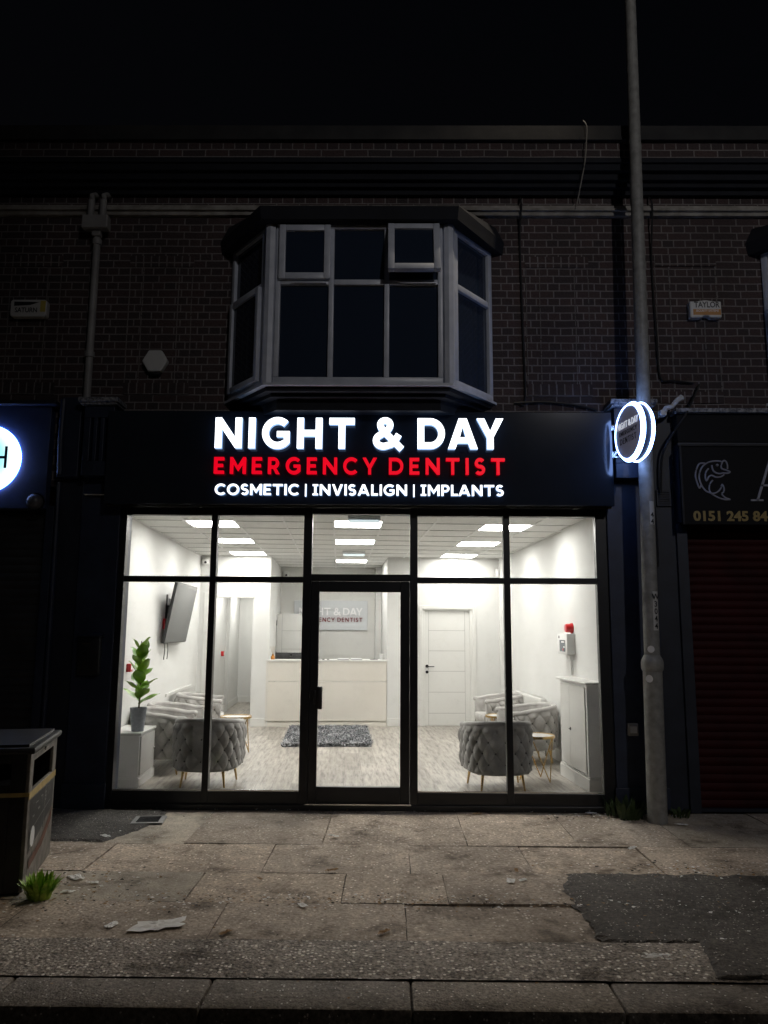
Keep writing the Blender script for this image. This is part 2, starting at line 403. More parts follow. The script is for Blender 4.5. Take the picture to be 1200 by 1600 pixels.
# ------------------------------------------------------------------ lettering: geometric capitals built from outlines
def arc(cx, cy, rx, ry, a0, a1, n=18):
    return [(cx + rx * math.cos(math.radians(a0 + (a1 - a0) * i / n)), cy + ry * math.sin(math.radians(a0 + (a1 - a0) * i / n))) for i in range(n + 1)]
def band(pts, w):
    L = []; R = []
    for i, p in enumerate(pts):
        a = Vector(pts[max(i - 1, 0)]); b_ = Vector(pts[min(i + 1, len(pts) - 1)])
        t = (b_ - a).normalized(); nrm = Vector((-t.y, t.x))
        L.append(tuple(Vector(p) + nrm * w / 2)); R.append(tuple(Vector(p) - nrm * w / 2))
    return L + R[::-1]
def glyph(ch, w=.2):
    """outlines (even-odd) and advance of one capital of height 1"""
    if ch == 'I': return [[(0, 0), (0, 1), (w, 1), (w, 0)]], w
    if ch == '|': return [[(0, -.12), (0, 1.02), (w * .62, 1.02), (w * .62, -.12)]], w * .62
    if ch == 'L': return [[(0, 0), (0, 1), (w, 1), (w, w * .95), (.58, w * .95), (.58, 0)]], .58
    if ch == 'T': return [[(.43 - w / 2, 0), (.43 - w / 2, 1 - w * .95), (0, 1 - w * .95), (0, 1), (.86, 1), (.86, 1 - w * .95), (.43 + w / 2, 1 - w * .95), (.43 + w / 2, 0)]], .86
    if ch == 'i': return [[(0, 0), (0, w * .8), (.14, w * .8), (.14, 1 - w * .8), (0, 1 - w * .8), (0, 1), (.28 + w, 1), (.28 + w, 1 - w * .8), (.14 + w, 1 - w * .8), (.14 + w, w * .8), (.28 + w, w * .8), (.28 + w, 0)]], .28 + w
    if ch == 'E':
        h = w * .92
        return [[(0, 0), (0, 1), (.62, 1), (.62, 1 - h), (w, 1 - h), (w, .5 + h / 2), (.56, .5 + h / 2), (.56, .5 - h / 2), (w, .5 - h / 2), (w, h), (.63, h), (.63, 0)]], .63
    if ch == 'H':
        W = .85; h = w * .92
        return [[(0, 0), (0, 1), (w, 1), (w, .5 + h / 2), (W - w, .5 + h / 2), (W - w, 1), (W, 1), (W, 0), (W - w, 0), (W - w, .5 - h / 2), (w, .5 - h / 2), (w, 0)]], W
    if ch == 'N':
        W = .9
        return [[(0, 0), (0, 1), (w * .95, 1), (W - w, .36), (W - w, 1), (W, 1), (W, 0), (W - w * .95, 0), (w, .64), (w, 0)]], W
    if ch == 'M':
        W = 1.0
        return [[(0, 0), (0, 1), (w * .95, 1), (W / 2, .46), (W - w * .95, 1), (W, 1), (W, 0), (W - w, 0), (W - w, .62), (W / 2, .16), (w, .62), (w, 0)]], W
    if ch == 'A':
        k = w * 1.1
        return [[(0, 0), (.5 - k * .55, 1), (.5 + k * .55, 1), (1, 0), (1 - k, 0), (1 - k - .075, .19), (k + .075, .19), (k, 0)], [(k + .155, .38), (.5, .74), (1 - k - .155, .38)]], 1.0
    if ch == 'V':
        k = w * 1.1
        return [[(0, 1), (k, 1), (.46, .3), (.92 - k, 1), (.92, 1), (.46 + k * .5, 0), (.46 - k * .5, 0)]], .92
    if ch == 'Y':
        k = w * 1.15; c = .45
        return [[(c - w / 2, 0), (c - w / 2, .38), (0, 1), (k, 1), (c, .58), (2 * c - k, 1), (2 * c, 1), (c + w / 2, .38), (c + w / 2, 0)]], 2 * c
    if ch == 'D':
        r = .5; x = .42
        return [[(0, 0), (0, 1), (x, 1)] + arc(x, .5, r, .5, 90, -90, 24) + [(x, 0)],
                [(w, w * .95), (w, 1 - w * .95), (x, 1 - w * .95)] + arc(x, .5, r - w, .5 - w * .95, 90, -90, 24) + [(x, w * .95)]], x + r
    if ch in 'PR':
        h = w * .92; x = .36; r = .335
        o = [(0, 0), (0, 1), (x, 1)] + arc(x, 1 - r, .33, r, 90, -90 if ch == 'P' else -62, 18)
        o += [(w, 1 - 2 * r), (w, 0)] if ch == 'P' else [(.74, 0), (.5, 0), (.32, 1 - 2 * r), (w, 1 - 2 * r), (w, 0)]
        return [o, [(w, 1 - h), (x, 1 - h)] + arc(x, 1 - r, .33 - w, r - h, 90, -90, 14) + [(x, 1 - 2 * r + h), (w, 1 - 2 * r + h)]], .7 if ch == 'P' else .74
    if ch == 'O': return [arc(.52, .5, .52, .52, 0, 360, 40)[:-1], arc(.52, .5, .52 - w, .52 - w, 0, 360, 40)[:-1]], 1.04
    if ch == 'C':
        return [arc(.52, .5, .52, .52, 45, 315, 34) + arc(.52, .5, .52 - w, .52 - w, 315, 45, 30)], .9
    if ch == 'G':
        r = .52 - w
        return [arc(.52, .5, .52, .52, 47, 322, 34) + [(.93, .56), (.5, .56), (.5, .56 - w * .86), (.74, .56 - w * .86), (.74, .26)] + arc(.52, .5, r, r, 308, 47, 30)], .95
    if ch == 'S':
        a = .5 - w / 4 - .01
        rv = (1.03 - w) / 4
        up = arc(.32, 1.015 - w / 2 - rv, .32 - w / 2, rv, 32, 268, 18); lo = arc(.32, w / 2 - .015 + rv, .33 - w / 2, rv, 88, -148, 18)
        return [band(up + lo, w)], .65
    if ch == '&':
        w2 = w * .95
        p1 = [(.92, .02), (.72, .2), (.5, .42), (.3, .63)] + arc(.43, .77, .165, .145, 205, -20, 14) + [(.57, .64), (.45, .53), (.3, .43)]
        p1 = [(.98, -.01), (.3, .64)] + arc(.42, .775, .17, .145, 190, -28, 16) + [(.5, .6), (.36, .5)]
        p2 = [(.38, .53), (.24, .44)] + arc(.36, .27, .25, .19, 140, 300, 16) + [(.62, .14), (.78, .3), (.88, .46)]
        return [band(p1[:2], w2), ('lay', band(p1[1:], w2)), ('lay2', band(p2, w2))], .9
    return [], .35
def lettering(body, height, width, w=.2, gap=.16, depth=.03, name='lettering', mats=('white_light',), parent=None, M=None, space=.38, stretch=True):
    """one mesh of standing letters, face towards -Y; local x along the line, z up, back at y=0, front at y=-depth"""
    xs = []; x = 0; items = []
    kern = {'DA': -.13, 'AY': -.26, 'LA': -.1, 'PL': -.02, 'CY': -.06}
    for ki, ch in enumerate(body):
        if ki: x += kern.get(body[ki - 1:ki + 1], 0)
        if ch == ' ': x += space; continue
        polys, adv = glyph(ch, w)
        items.append((x, polys)); x += adv + gap
    total = x - gap
    sx = width / total if stretch else height
    sz = height
    mb = MB(); 
    for (gx, polys) in items:
        layers = {}
        for p in polys:
            key = 0; pts = p
            if isinstance(p, tuple): key = 1 if p[0] == 'lay' else 2; pts = p[1]
            layers.setdefault(key, []).append(pts)
        for key, pl in layers.items():
            cu = bpy.data.curves.new('tmp_outline', 'CURVE'); cu.dimensions = '2D'; cu.fill_mode = 'BOTH'
            cu.extrude = depth / 2 + key * .0006
            for pts in pl:
                spn = cu.splines.new('POLY'); spn.points.add(len(pts) - 1); spn.use_cyclic_u = True
                for i, (a, c) in enumerate(pts): spn.points[i].co = ((a + gx) * sx, c * sz, 0, 1)
            ob = bpy.data.objects.new('tmp_outline', cu)
            me = bpy.data.meshes.new_from_object(ob)
            vs = [(v.co.x, -depth / 2 - v.co.z, v.co.y) for v in me.vertices]
            base = len(mb.v)
            mb.v += [tuple(M @ Vector(q)) if M else q for q in vs]
            for f in me.polygons:
                mb.f.append(tuple(base + i for i in f.vertices))
                nz = f.normal.z
                mb.m.append(0 if nz > .5 or len(mats) == 1 else 1)
            bpy.data.objects.remove(ob); bpy.data.curves.remove(cu); bpy.data.meshes.remove(me)
    return mb.build(name, list(mats), parent, fix=False)
def plain_text(body, size, name, mt, parent=None, M=None, extrude=.001, offset=0.0, width=None, align='LEFT', sub_of=None):
    cu = bpy.data.curves.new('tmp_text', 'FONT'); cu.body = body; cu.size = size; cu.extrude = extrude; cu.offset = offset; cu.align_x = align
    cu.resolution_u = 3
    ob = bpy.data.objects.new('tmp_text', cu); COL.objects.link(ob)
    bpy.context.view_layer.update()
    me = bpy.data.meshes.new_from_object(ob.evaluated_get(bpy.context.evaluated_depsgraph_get()))
    vs = [Vector((v.co.x, -v.co.z, v.co.y)) for v in me.vertices]
    if width:
        x0 = min(q.x for q in vs); x1 = max(q.x for q in vs)
        for q in vs: q.x = (q.x - x0) * width / (x1 - x0) - (width / 2 if align == 'CENTER' else 0)
    mb = MB(); mb.add(vs, [tuple(f.vertices) for f in me.polygons], M)
    bpy.data.objects.remove(ob); bpy.data.curves.remove(cu); bpy.data.meshes.remove(me)
    if sub_of is not None: return sub(sub_of, mb, name, mt, fix=False)
    return mb.build(name, mt, parent, fix=False)

# ================================================================== GROUND (setting)
def slab_rows():
    mb = MB(); mb2 = MB()
    rows = [(-1.145, -.03, [-4.6, -3.55, -2.62, -1.55, -.5, .6, 1.45, 2.28, 3.2, 4.3, 5.4]),
            (-1.845, -1.15, [-5.2, -4.2, -3.1, -2.05, -.85, .15, .98, 1.86, 2.9, 3.9, 5.0]),
            (-2.425, -1.851, [-5.0, -3.9, -2.75, -1.22, -.28, .36, 1.18, 2.2, 3.3, 4.4]),
            (-3.003, -2.431, [-5.4, -4.3, -3.2, -2.1, -.95, .1, 1.16, 2.25, 3.3, 4.4])]
    for ri, (y0, y1, xs) in enumerate(rows):
        for i in range(len(xs) - 1):
            x0, x1 = xs[i] + .0025, xs[i + 1] - .0025
            dz = [random.uniform(-.004, .004) for _ in range(4)]; h = random.uniform(-.004, .004)
            if ri == 1 and .5 < (x0 + x1) / 2 < 2.3: h -= .007          # this course has sunk: the dark step in front of the right window
            if ri == 3 and .0 < (x0 + x1) / 2 < 1.2: h -= .007
            # skewed joints, as laid
            sk = random.uniform(-.002, .002)
            t = mb2 if (ri, i) in ((0, 2), (2, 2), (0, 7)) else mb
            vs = [(x0 + sk, y0, h + dz[0]), (x1 + sk, y0, h + dz[1]), (x1 - sk, y1, h + dz[2]), (x0 - sk, y1, h + dz[3])]
            n = 5
            def fn(a, b_, vs=vs):
                p = Vector(vs[0]).lerp(Vector(vs[1]), a); q = Vector(vs[3]).lerp(Vector(vs[2]), a); r = p.lerp(q, b_)
                e = min(a, 1 - a, b_, 1 - b_)
                return (r.x + random.uniform(-.003, .003), r.y + random.uniform(-.003, .003), r.z - (.003 if e < .01 else 0) + random.uniform(-.001, .001))
            t.grid(fn, 12, 8)
            t.add([(v[0], v[1], v[2] - .006) for v in vs] + [(v[0], v[1], -.06) for v in vs], [(0, 1, 5, 4), (1, 2, 6, 5), (2, 3, 7, 6), (3, 0, 4, 7)])
    tag(mb.build('pavement', 'slab', smooth=False), kind='structure')
    tag(mb2.build('pavement_smooth_slabs', 'smooth_slab'), kind='structure')
slab_rows()
b = MB(); b.add([(-60, -3.44, -.018), (60, -3.44, -.018), (60, 14, -.018), (-60, 14, -.018)], [(0, 1, 2, 3)])
tag(b.build('ground', 'dirt'), kind='structure')
def rough_sheet(name, outline, z, mt, rag=.010, step=.045):
    pts = []
    for i, p in enumerate(outline):
        q = outline[(i + 1) % len(outline)]; d = math.dist(p, q); k = max(1, int(d / step))
        for j in range(k):
            t = j / k; pts.append((p[0] + (q[0] - p[0]) * t + random.uniform(-rag, rag), p[1] + (q[1] - p[1]) * t + random.uniform(-rag, rag)))
    # feathered edge: the skirt slopes down over a few centimetres
    cx_ = sum(p[0] for p in pts) / len(pts); cy_ = sum(p[1] for p in pts) / len(pts); n = len(pts)
    inner = []
    for (x, y) in pts:
        d = math.hypot(x - cx_, y - cy_); k = max(0, 1 - random.uniform(.03, .07) / d); inner.append((cx_ + (x - cx_) * k, cy_ + (y - cy_) * k))
    mb = MB(); mb.add([(x, y, z - .012) for x, y in pts] + [(x, y, z) for x, y in inner], [tuple(range(n, 2 * n))] + [(i, (i + 1) % n, n + (i + 1) % n, n + i) for i in range(n)])
    return tag(mb.build(name, mt), kind='structure')
rough_sheet('pavement_patch', [(-3.3, -1.12), (-2.16, -1.13), (-2.0, -.75), (-1.92, -.42), (-1.98, -.08), (-3.3, -.06)], .010, 'tarmac')
rough_sheet('pavement_patch', [(1.2, -1.83), (1.05, -2.2), (1.12, -2.6), (1.1, -3.0), (4.6, -3.0), (4.6, -1.80), (2.6, -1.84)], .010, 'tarmac', .02)
rough_sheet('pavement_patch', [(1.62, -2.995), (1.53, -3.43), (4.6, -3.43), (4.6, -2.995)], .026, 'tarmac', .01)
# hand-laid strip of coarse tarmac along the kerb
b = MB(); b.grid(lambda a, c: (-6 + 12 * a, -3.456 + .451 * c, .006 + .008 * math.sin(PI * c) + random.uniform(-.002, .002)), 120, 10)
tag(b.build('pavement_strip', 'coarse_tarmac', smooth=True), kind='structure')
b = MB()
x = -6.3
while x < 6:
    L = .915; h = random.uniform(-.003, .003)
    b.rbox(x + .0015, x + L - .0015, -3.735, -3.445, -.16, .002 + h, .018); x += L
tag(b.build('kerb', 'kerb_stone', smooth=True), kind='structure')
b = MB(); b.grid(lambda a, c: (-60 + 120 * a, -30 + 26.3 * c, -.115 + (.012 * random.random() if c > .9 else 0)), 60, 30)
tag(b.build('road', 'road'), kind='structure')

# ================================================================== THE SHOP BUILDING
shop = thing('dental_shop', 'dark brick middle shop building with lit glass front and white bay window above', 'shop building', (0, 0, 0))
XL, XR = -2.95, 2.42

def upper_wall(parent, x0, x1, panels, openings=()):
    """brick wall above a shop front, with the decorative framed brick panels, string course, cornice, parapet"""
    b = MB(); b.box(x0, x1, 0, .3, 2.95, 5.96); b.build('brick_wall', 'brick', parent)
    for (a, c, z0, z1) in panels:
        for zz in (z1 - .115, z0):
            p = MB(); p.box(a, c, -.012, 0, zz, zz + .115); p.build('soldier_course', 'soldier_brick', parent)
        for q in (a, a + .135, c - .135 - .012, c - .012):
            p = MB()
            z = z0 + .115
            while z < z1 - .12:                         # pointing between the stacked headers, a little ragged
                hh = min(random.uniform(.05, .16), z1 - .115 - z); dx = random.uniform(-.003, .003)
                p.box(q + dx, q + dx + .008, -.007, 0, z, z + hh - random.choice((.0, .012))); z += hh
            p.build('panel_joint', 'old_mortar', parent)
    s = MB(); s.box(x0, x1, -.045, 0, 5.735, 5.775); s.box(x0, x1, -.075, 0, 5.775, 5.80); s.box(x0, x1, -.055, 0, 5.80, 5.835)
    s.build('string_course', 'stone_trim', parent)
    c = MB()
    for i, (d, z0, z1) in enumerate([(.05, 5.955, 6.01), (.1, 6.01, 6.06), (.15, 6.06, 6.13), (.2, 6.13, 6.2), (.225, 6.2, 6.25)]):
        c.box(x0, x1, -d, .3, z0, z1)
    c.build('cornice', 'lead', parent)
    b = MB(); b.box(x0, x1, -.2, .25, 6.25, 6.43); b.build('parapet', 'brick', parent)
    b = MB(); b.box(x0, x1, -.25, .3, 6.43, 6.46); b.box(x0, x1, -.235, .28, 6.46, 6.59); b.build('coping', 'black_stone', parent)
upper_wall(shop, XL, XR, [(1.34, 1.97, 3.87, 5.31), (-2.62, -1.98, 3.87, 5.31)])

def strip(parent, a, c, z0, z1, y, w=.06, d=.07, name='frame', mt='upvc', M=None): pass

def bay_window(parent, cx):
    """canted bay: front 1.65 m wide, 0.55 m deep, splayed sides"""
    zb, zt, zm = 3.80, 5.345, 4.77
    F = [(cx - 1.27, 0), (cx - .825, -.55), (cx + .825, -.55), (cx + 1.27, 0)]
    bay = MB()
    # lead covered canopy with overhang
    def ring(o, z, zw):
        return [(F[0][0] - o, 0, zw), (F[1][0] - o * .55, F[1][1] - o, z), (F[2][0] + o * .55, F[2][1] - o, z), (F[3][0] + o, 0, zw)]
    r0 = ring(.14, 5.33, 5.33); r1 = ring(.16, 5.45, 5.46); r2 = ring(.08, 5.48, 5.62)
    vs = r0 + r1 + r2
    bay.add(vs, [(0, 1, 2, 3)[::-1]] + [(k + i, k + i + 1, k + 5 + i, k + 4 + i) for k in (0, 4) for i in range(3)] + [(8, 9, 10, 11)])
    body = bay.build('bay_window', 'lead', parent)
    c = MB()
    for (o, z0, z1) in ((.01, 3.735, 3.775), (-.06, 3.70, 3.735), (-.14, 3.6, 3.70)):
        P = [(F[0][0] - o, 0), (F[1][0] - o * .5, F[1][1] - o), (F[2][0] + o * .5, F[2][1] - o), (F[3][0] + o, 0)]
        c.prism(P, z0, z1)
    sub(body, c, 'base_moulding', 'lead')
    s = MB(); P = [(F[0][0] - .06, 0), (F[1][0] - .03, F[1][1] - .06), (F[2][0] + .03, F[2][1] - .06), (F[3][0] + .06, 0)]
    s.prism(P, 3.775, 3.80)
    sub(body, s, 'sill', 'upvc')
    # the three faces, each in its own plane: local x along the face, y outwards negative
    faces = []
    for (p, q) in ((F[0], F[1]), (F[1], F[2]), (F[2], F[3])):
        p3 = Vector((p[0], p[1], 0)); q3 = Vector((q[0], q[1], 0)); d = q3 - p3; L = d.length
        Mx = Matrix.Translation(p3) @ Matrix.Rotation(math.atan2(d.y, d.x), 4, 'Z')
        faces.append((Mx, L))
    fr = MB(); gl_ = []
    h = zt - zb
    # corner posts
    for i in (1, 2): fr.tube([(F[i][0], F[i][1], zb), (F[i][0], F[i][1], zt)], .058, 8)
    def sash(Mx, x0, x1, z0, z1, t=.05, y=-.035, tilt=0.0, nm='casement'):
        m_ = MB(); T = Mx @ Matrix.Translation((0, y, z1)) @ Matrix.Rotation(tilt, 4, 'X') @ Matrix.Translation((0, 0, -z1))
        m_.rbox(x0, x0 + t, -.03, .03, z0, z1, .006, T); m_.rbox(x1 - t, x1, -.03, .03, z0, z1, .006, T)
        m_.rbox(x0 + t, x1 - t, -.028, .03, z0, z0 + t, .006, T); m_.rbox(x0 + t, x1 - t, -.028, .03, z1 - t, z1, .006, T)
        sub(body, m_, nm, 'upvc', smooth=True)
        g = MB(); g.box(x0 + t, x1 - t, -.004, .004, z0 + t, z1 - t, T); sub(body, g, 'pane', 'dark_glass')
    Mx, L = faces[1]
    e = .055; t = .05
    fr.rbox(e, L - e, -.035, .04, zb, zb + .06, .006, Mx); fr.rbox(e, L - e, -.035, .04, zt - .05, zt, .006, Mx)
    fr.rbox(e, e + .045, -.035, .04, zb + .06, zt - .05, .006, Mx); fr.rbox(L - e - .045, L - e, -.035, .04, zb + .06, zt - .05, .006, Mx)
    c1, c2 = L * .345, L * .655
    for q in (c1, c2): fr.rbox(q - .024, q + .024, -.033, .04, zb + .06, zt - .05, .006, Mx)
    segs = [(e + .045, c1 - .024), (c1 + .024, c2 - .024), (c2 + .024, L - e - .045)]
    for k, (a, c_) in enumerate(segs):
        fr.rbox(a, c_, -.031, .04, zm - .026, zm + .026, .006, Mx)
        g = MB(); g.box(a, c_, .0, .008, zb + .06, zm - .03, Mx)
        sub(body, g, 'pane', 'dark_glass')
        if k == 1:
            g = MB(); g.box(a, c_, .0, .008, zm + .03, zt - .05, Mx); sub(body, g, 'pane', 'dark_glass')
    # left fan light closed, right one pushed open at the foot
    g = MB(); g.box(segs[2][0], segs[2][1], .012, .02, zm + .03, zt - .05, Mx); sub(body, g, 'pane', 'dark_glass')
    sash(Mx, segs[0][0] - .015, segs[0][1] + .015, zm + .015, zt - .03, .06, -.045, 0, 'fan_light')
    sash(Mx, segs[2][0] - .015, segs[2][1] + .015, zm + .015, zt - .03, .06, -.06, -.27, 'fan_light')
    hd = MB()
    for k in (0, 2):
        hd = MB(); hd.rbox(segs[k][0] + .1, segs[k][1] - .02, -.055, -.033, zm - .022, zm - .004, .004, Mx)
        sub(body, hd, 'drip_bar', 'upvc', smooth=True)
    for fi in (0, 2):
        Mx, L = faces[fi]
        a, c_ = (.0, L - .05) if fi == 0 else (.05, L)
        fr.rbox(a, c_, -.034, .04, zb, zb + .06, .006, Mx); fr.rbox(a, c_, -.034, .04, zt - .05, zt, .006, Mx)
        fr.rbox(a, a + .06, -.034, .04, zb + .06, zt - .05, .006, Mx); fr.rbox(c_ - .06, c_, -.034, .04, zb + .06, zt - .05, .006, Mx)
        fr.rbox(a + .06, c_ - .06, -.032, .04, zm - .03, zm + .03, .006, Mx)
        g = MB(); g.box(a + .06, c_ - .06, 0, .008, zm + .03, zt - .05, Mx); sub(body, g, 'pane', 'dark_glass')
        if fi == 0: sash(Mx, a + .045, c_ - .045, zb + .045, zm - .012, .055, -.04, 0, 'casement')
        else:
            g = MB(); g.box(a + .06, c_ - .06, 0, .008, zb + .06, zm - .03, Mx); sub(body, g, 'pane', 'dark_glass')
    sub(body, fr, 'frame', 'upvc', smooth=True)
    return body
bay_window(shop, -.295)

# -- shop front columns
def pilaster(parent, x0, x1, cx0, cx1, mt='sign_tinted_navy'):
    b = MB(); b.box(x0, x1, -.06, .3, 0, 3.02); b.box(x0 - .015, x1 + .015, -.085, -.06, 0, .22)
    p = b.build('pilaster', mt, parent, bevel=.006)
    c = MB()
    c.box(cx0, cx1, -.06, 0, 3.02, 3.75)
    c.box(cx0, cx1, -.2, -.06, 3.02, 3.16)                     # foot block
    c.box(cx0, cx1, -.2, -.06, 3.58, 3.70)
    n = 3; w = (cx1 - cx0); fl = .028
    xs = [cx0 + w * f for f in (.0, .27, .5, .73, 1.0)]
    cur = cx0
    for q in (.27, .5, .73):
        q = cx0 + w * q; c.box(cur, q - fl / 2, -.198, -.06, 3.16, 3.58); cur = q + fl / 2
    c.box(cur, cx1, -.198, -.06, 3.16, 3.58)
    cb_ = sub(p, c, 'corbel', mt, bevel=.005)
    d = MB(); d.box(cx0 - .03, cx1 + .03, -.24, 0, 3.70, 3.722); d.box(cx0 - .045, cx1 + .045, -.265, 0, 3.722, 3.765)
    sub(p, d, 'corbel_cap', 'peeling_paint', bevel=.005)
    return p
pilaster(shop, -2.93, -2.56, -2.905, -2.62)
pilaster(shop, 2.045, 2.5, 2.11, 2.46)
# wall band between columns behind the fascia
b = MB(); b.box(-2.56, 2.045, .05, .3, 2.76, 2.95); b.box(-2.56, 2.045, -.1, .0, 2.745, 3.66)
b.build('fascia_backing', 'dark_paint', shop)
# lead strip on top of the fascia
# -- shop front: black aluminium frame, panes, door
f = MB(); y0, y1 = -.035, .045
xs_post = [(-2.56, -2.50), (-1.693, -1.635), (-.815, -.735), (.19, .262), (1.07, 1.13), (1.94, 2.045)]
for (a, c_) in xs_post: f.box(a, c_, y0, y1, 0, 2.755)
ZT0, ZT1 = 2.04, 2.095
for (a, c_) in ((-2.50, -1.693), (-1.635, -.815), (.262, 1.07), (1.13, 1.94)):
    f.box(a, c_, y0 + .004, y1, .0, .155); f.box(a, c_, y0 + .004, y1, 2.675, 2.755); f.box(a, c_, y0 + .004, y1, ZT0, ZT1)
f.box(-.735, .19, y0 + .004, y1, 2.69, 2.755); f.box(-.735, .19, y0 + .004, y1, 2.055, 2.12)
f.box(-2.50, 1.94, -.06, y0 + .004, .0, .05)                   # sill step
front = f.build('shopfront_frame', 'black_frame', shop, bevel=.004)
for (a, c_) in ((-2.50, -1.693), (-1.635, -.815), (.262, 1.07), (1.13, 1.94)):
    g_ = MB(); g_.box(a, c_, -.02, .0, .155, .168); sub(front, g_, 'glazing_bead', 'chrome')
for (a, c_) in ((-2.50, -1.693), (-1.635, -.815), (.262, 1.07), (1.13, 1.94)):
    for (z0, z1) in ((.155, ZT0), (ZT1, 2.675)):
        g = MB(); g.add([(a, .0, z0), (c_, .0, z0), (c_, .0, z1), (a, .0, z1)], [(0, 1, 2, 3)]); sub(front, g, 'window_pane', 'clear_glass')
g = MB(); g.add([(-.735, 0, 2.12), (.19, 0, 2.12), (.19, 0, 2.69), (-.735, 0, 2.69)], [(0, 1, 2, 3)]); sub(front, g, 'window_pane', 'clear_glass')
d = MB(); a, c_ = -.733, .188; gy0, gy1 = -.028, .03
d.box(a, -.657, gy0, gy1, .035, 2.052); d.box(.102, c_, gy0, gy1, .035, 2.052); d.box(-.657, .102, gy0 + .003, gy1, .035, .2); d.box(-.657, .102, gy0 + .003, gy1, 1.955, 2.052)
door = d.build('entrance_door', 'black_frame', shop, bevel=.004)
g = MB(); g.add([(-.657, 0, .2), (.102, 0, .2), (.102, 0, 1.955), (-.657, 0, 1.955)], [(0, 1, 2, 3)]); sub(door, g, 'glass', 'clear_glass')
hmb = MB(); hmb.rbox(-.665, -.612, -.075, -.028, .885, 1.09, .01); hmb.rbox(-.70, -.665, -.05, -.028, .93, 1.05, .006); sub(door, hmb, 'handle', 'black_plastic', smooth=True)
g = MB(); g.box(-.75, .2, -.07, -.035, .05, .062); sub(door, g, 'threshold', 'chrome')

# -- the room behind
UL, UR, VB, VA, CZ = -2.85, 2.31, 6.17, 8.57, 2.857
def wall(mb, name='interior_wall', mt='white_wall'): return mb.build(name, mt, shop)
# front return walls between frame and room sides (plan polygons in street axes)
pl = rw(UL, .1); pr_ = rw(UR, .1)
w = MB(); w.prism([(-2.93, .3), (-2.93, .05), (-2.555, .05), (-2.555, .07), (pl.x, .16), (pl.x, .3)], 0, CZ); wall(w)
w = MB(); w.prism([(2.04, .05), (2.5, .05), (2.5, .3), (pr_.x + .02, .3), (pr_.x + .02, .16), (2.04, .07)], 0, CZ); wall(w)
w = MB(); w.box(UL - .15, UL, .2, VB + .1, 0, CZ + .1, ROOMM); wall(w)
w = MB(); w.box(UR, UR + .15, .12, VB + .1, 0, CZ + .1, ROOMM); wall(w)
w = MB(); w.box(UL, UL + .018, .2, 3.95, 0, CZ - .002, ROOMM); wall(w)       # boxed party-wall piers
w = MB(); w.box(UR - .03, UR, .12, 2.13, 0, CZ - .002, ROOMM); wall(w)
# back wall with corridor opening and the alcove behind the counter
w = MB(); w.box(UL, -2.68, VB, VB + .1, 0, CZ, ROOMM); w.box(-1.94, -1.655, VB, VB + .1, 0, CZ, ROOMM); w.box(-2.68, -1.94, VB, VB + .1, 2.14, CZ, ROOMM)
w.box(.36, .955, VB, VB + .1, 0, CZ, ROOMM); w.box(1.84, UR, VB, VB + .1, 0, CZ, ROOMM); w.box(.955, 1.84, VB, VB + .1, 1.985, CZ, ROOMM)
w.box(.955, 1.84, VB + .09, VB + .1, 0, 1.985, ROOMM)
wall(w)
w = MB(); w.box(-1.755, -1.655, VB + .1, VA, 0, CZ, ROOMM); wall(w)
w = MB(); w.box(.36, .46, VB + .1, VA, 0, CZ, ROOMM); wall(w)
w = MB(); w.box(-1.755, .46, VA, VA + .1, 0, CZ, ROOMM); wall(w, mt='grey_wall')
w = MB(); w.box(.25, .36, VA - .35, VA, 0, CZ, ROOMM); wall(w)                # boxed pipe in the corner
# corridor
w = MB(); w.box(-2.82, -2.72, VB + .1, 8.55, 0, 2.5, ROOMM); w.box(-1.94, -1.76, VB + .1, 10.6, 0, 2.5, ROOMM); w.box(-2.82, -1.76, 10.6, 10.7, 0, 2.5, ROOMM)
w.box(-2.82, -2.72, 8.55, 8.67, 0, 2.5, ROOMM); w.box(-2.72, -2.66, 8.55, 8.67, 0, 2.5, ROOMM); w.box(-2.82, -2.72, 8.67, 10.6, 0, 2.5, ROOMM); wall(w)
w = MB(); w.box(-2.82, -1.76, VB + .1, 10.7, 2.5, 2.56, ROOMM); wall(w, 'corridor_ceiling')
t = MB()
t.box(-2.77, -2.68, VB - .016, VB, 0, 2.14, ROOMM); t.box(-2.77, -1.92, VB - .018, VB, 2.14, 2.225, ROOMM)
t.build('opening_trim', 'white_gloss', shop, bevel=.004)
# skirting boards
s = MB()
def sk(u0, u1, v0, v1): s.box(u0, u1, v0, v1, 0, .125, ROOMM); s.box(u0 + (.004 if u1 - u0 > .1 else 0), u1, v0 + (.004 if v1 - v0 > .1 else 0), v1, .125, .14, ROOMM)
s.box(-1.94, -1.69, VB - .018, VB, 0, .135, ROOMM); s.box(.36, .9, VB - .018, VB, 0, .135, ROOMM); s.box(1.9, UR - .02, VB - .018, VB, 0, .135, ROOMM)
s.box(UL, UL + .02, 3.95, VB - .02, 0, .135, ROOMM); s.box(UL + .018, UL + .038, .3, 3.95, 0, .135, ROOMM)
s.box(UR - .02, UR, 2.13, VB - .02, 0, .135, ROOMM)
s.box(-2.72, -2.70, VB + .1, 8.55, 0, .135, ROOMM); s.box(-2.72, -1.94, 10.58, 10.6, 0, .135, ROOMM); s.box(-2.72, -2.70, 8.67, 10.58, 0, .135, ROOMM)
s.build('skirting_board', 'white_gloss', shop, bevel=.004)
fl = MB(); q = [rw(-3, .02), rw(2.5, -.12), rw(2.5, 11), rw(-3, 11)]; q[0].y = .046; q[1].y = .046
fl.prism([(p.x, p.y) for p in q], -.02, .0)
fl.build('laminate_floor', 'laminate', shop)
fm = MB(); fm.box(-.72, .18, .05, .16, .0, .012); fm.build('threshold_strip', 'grey_plastic', shop)
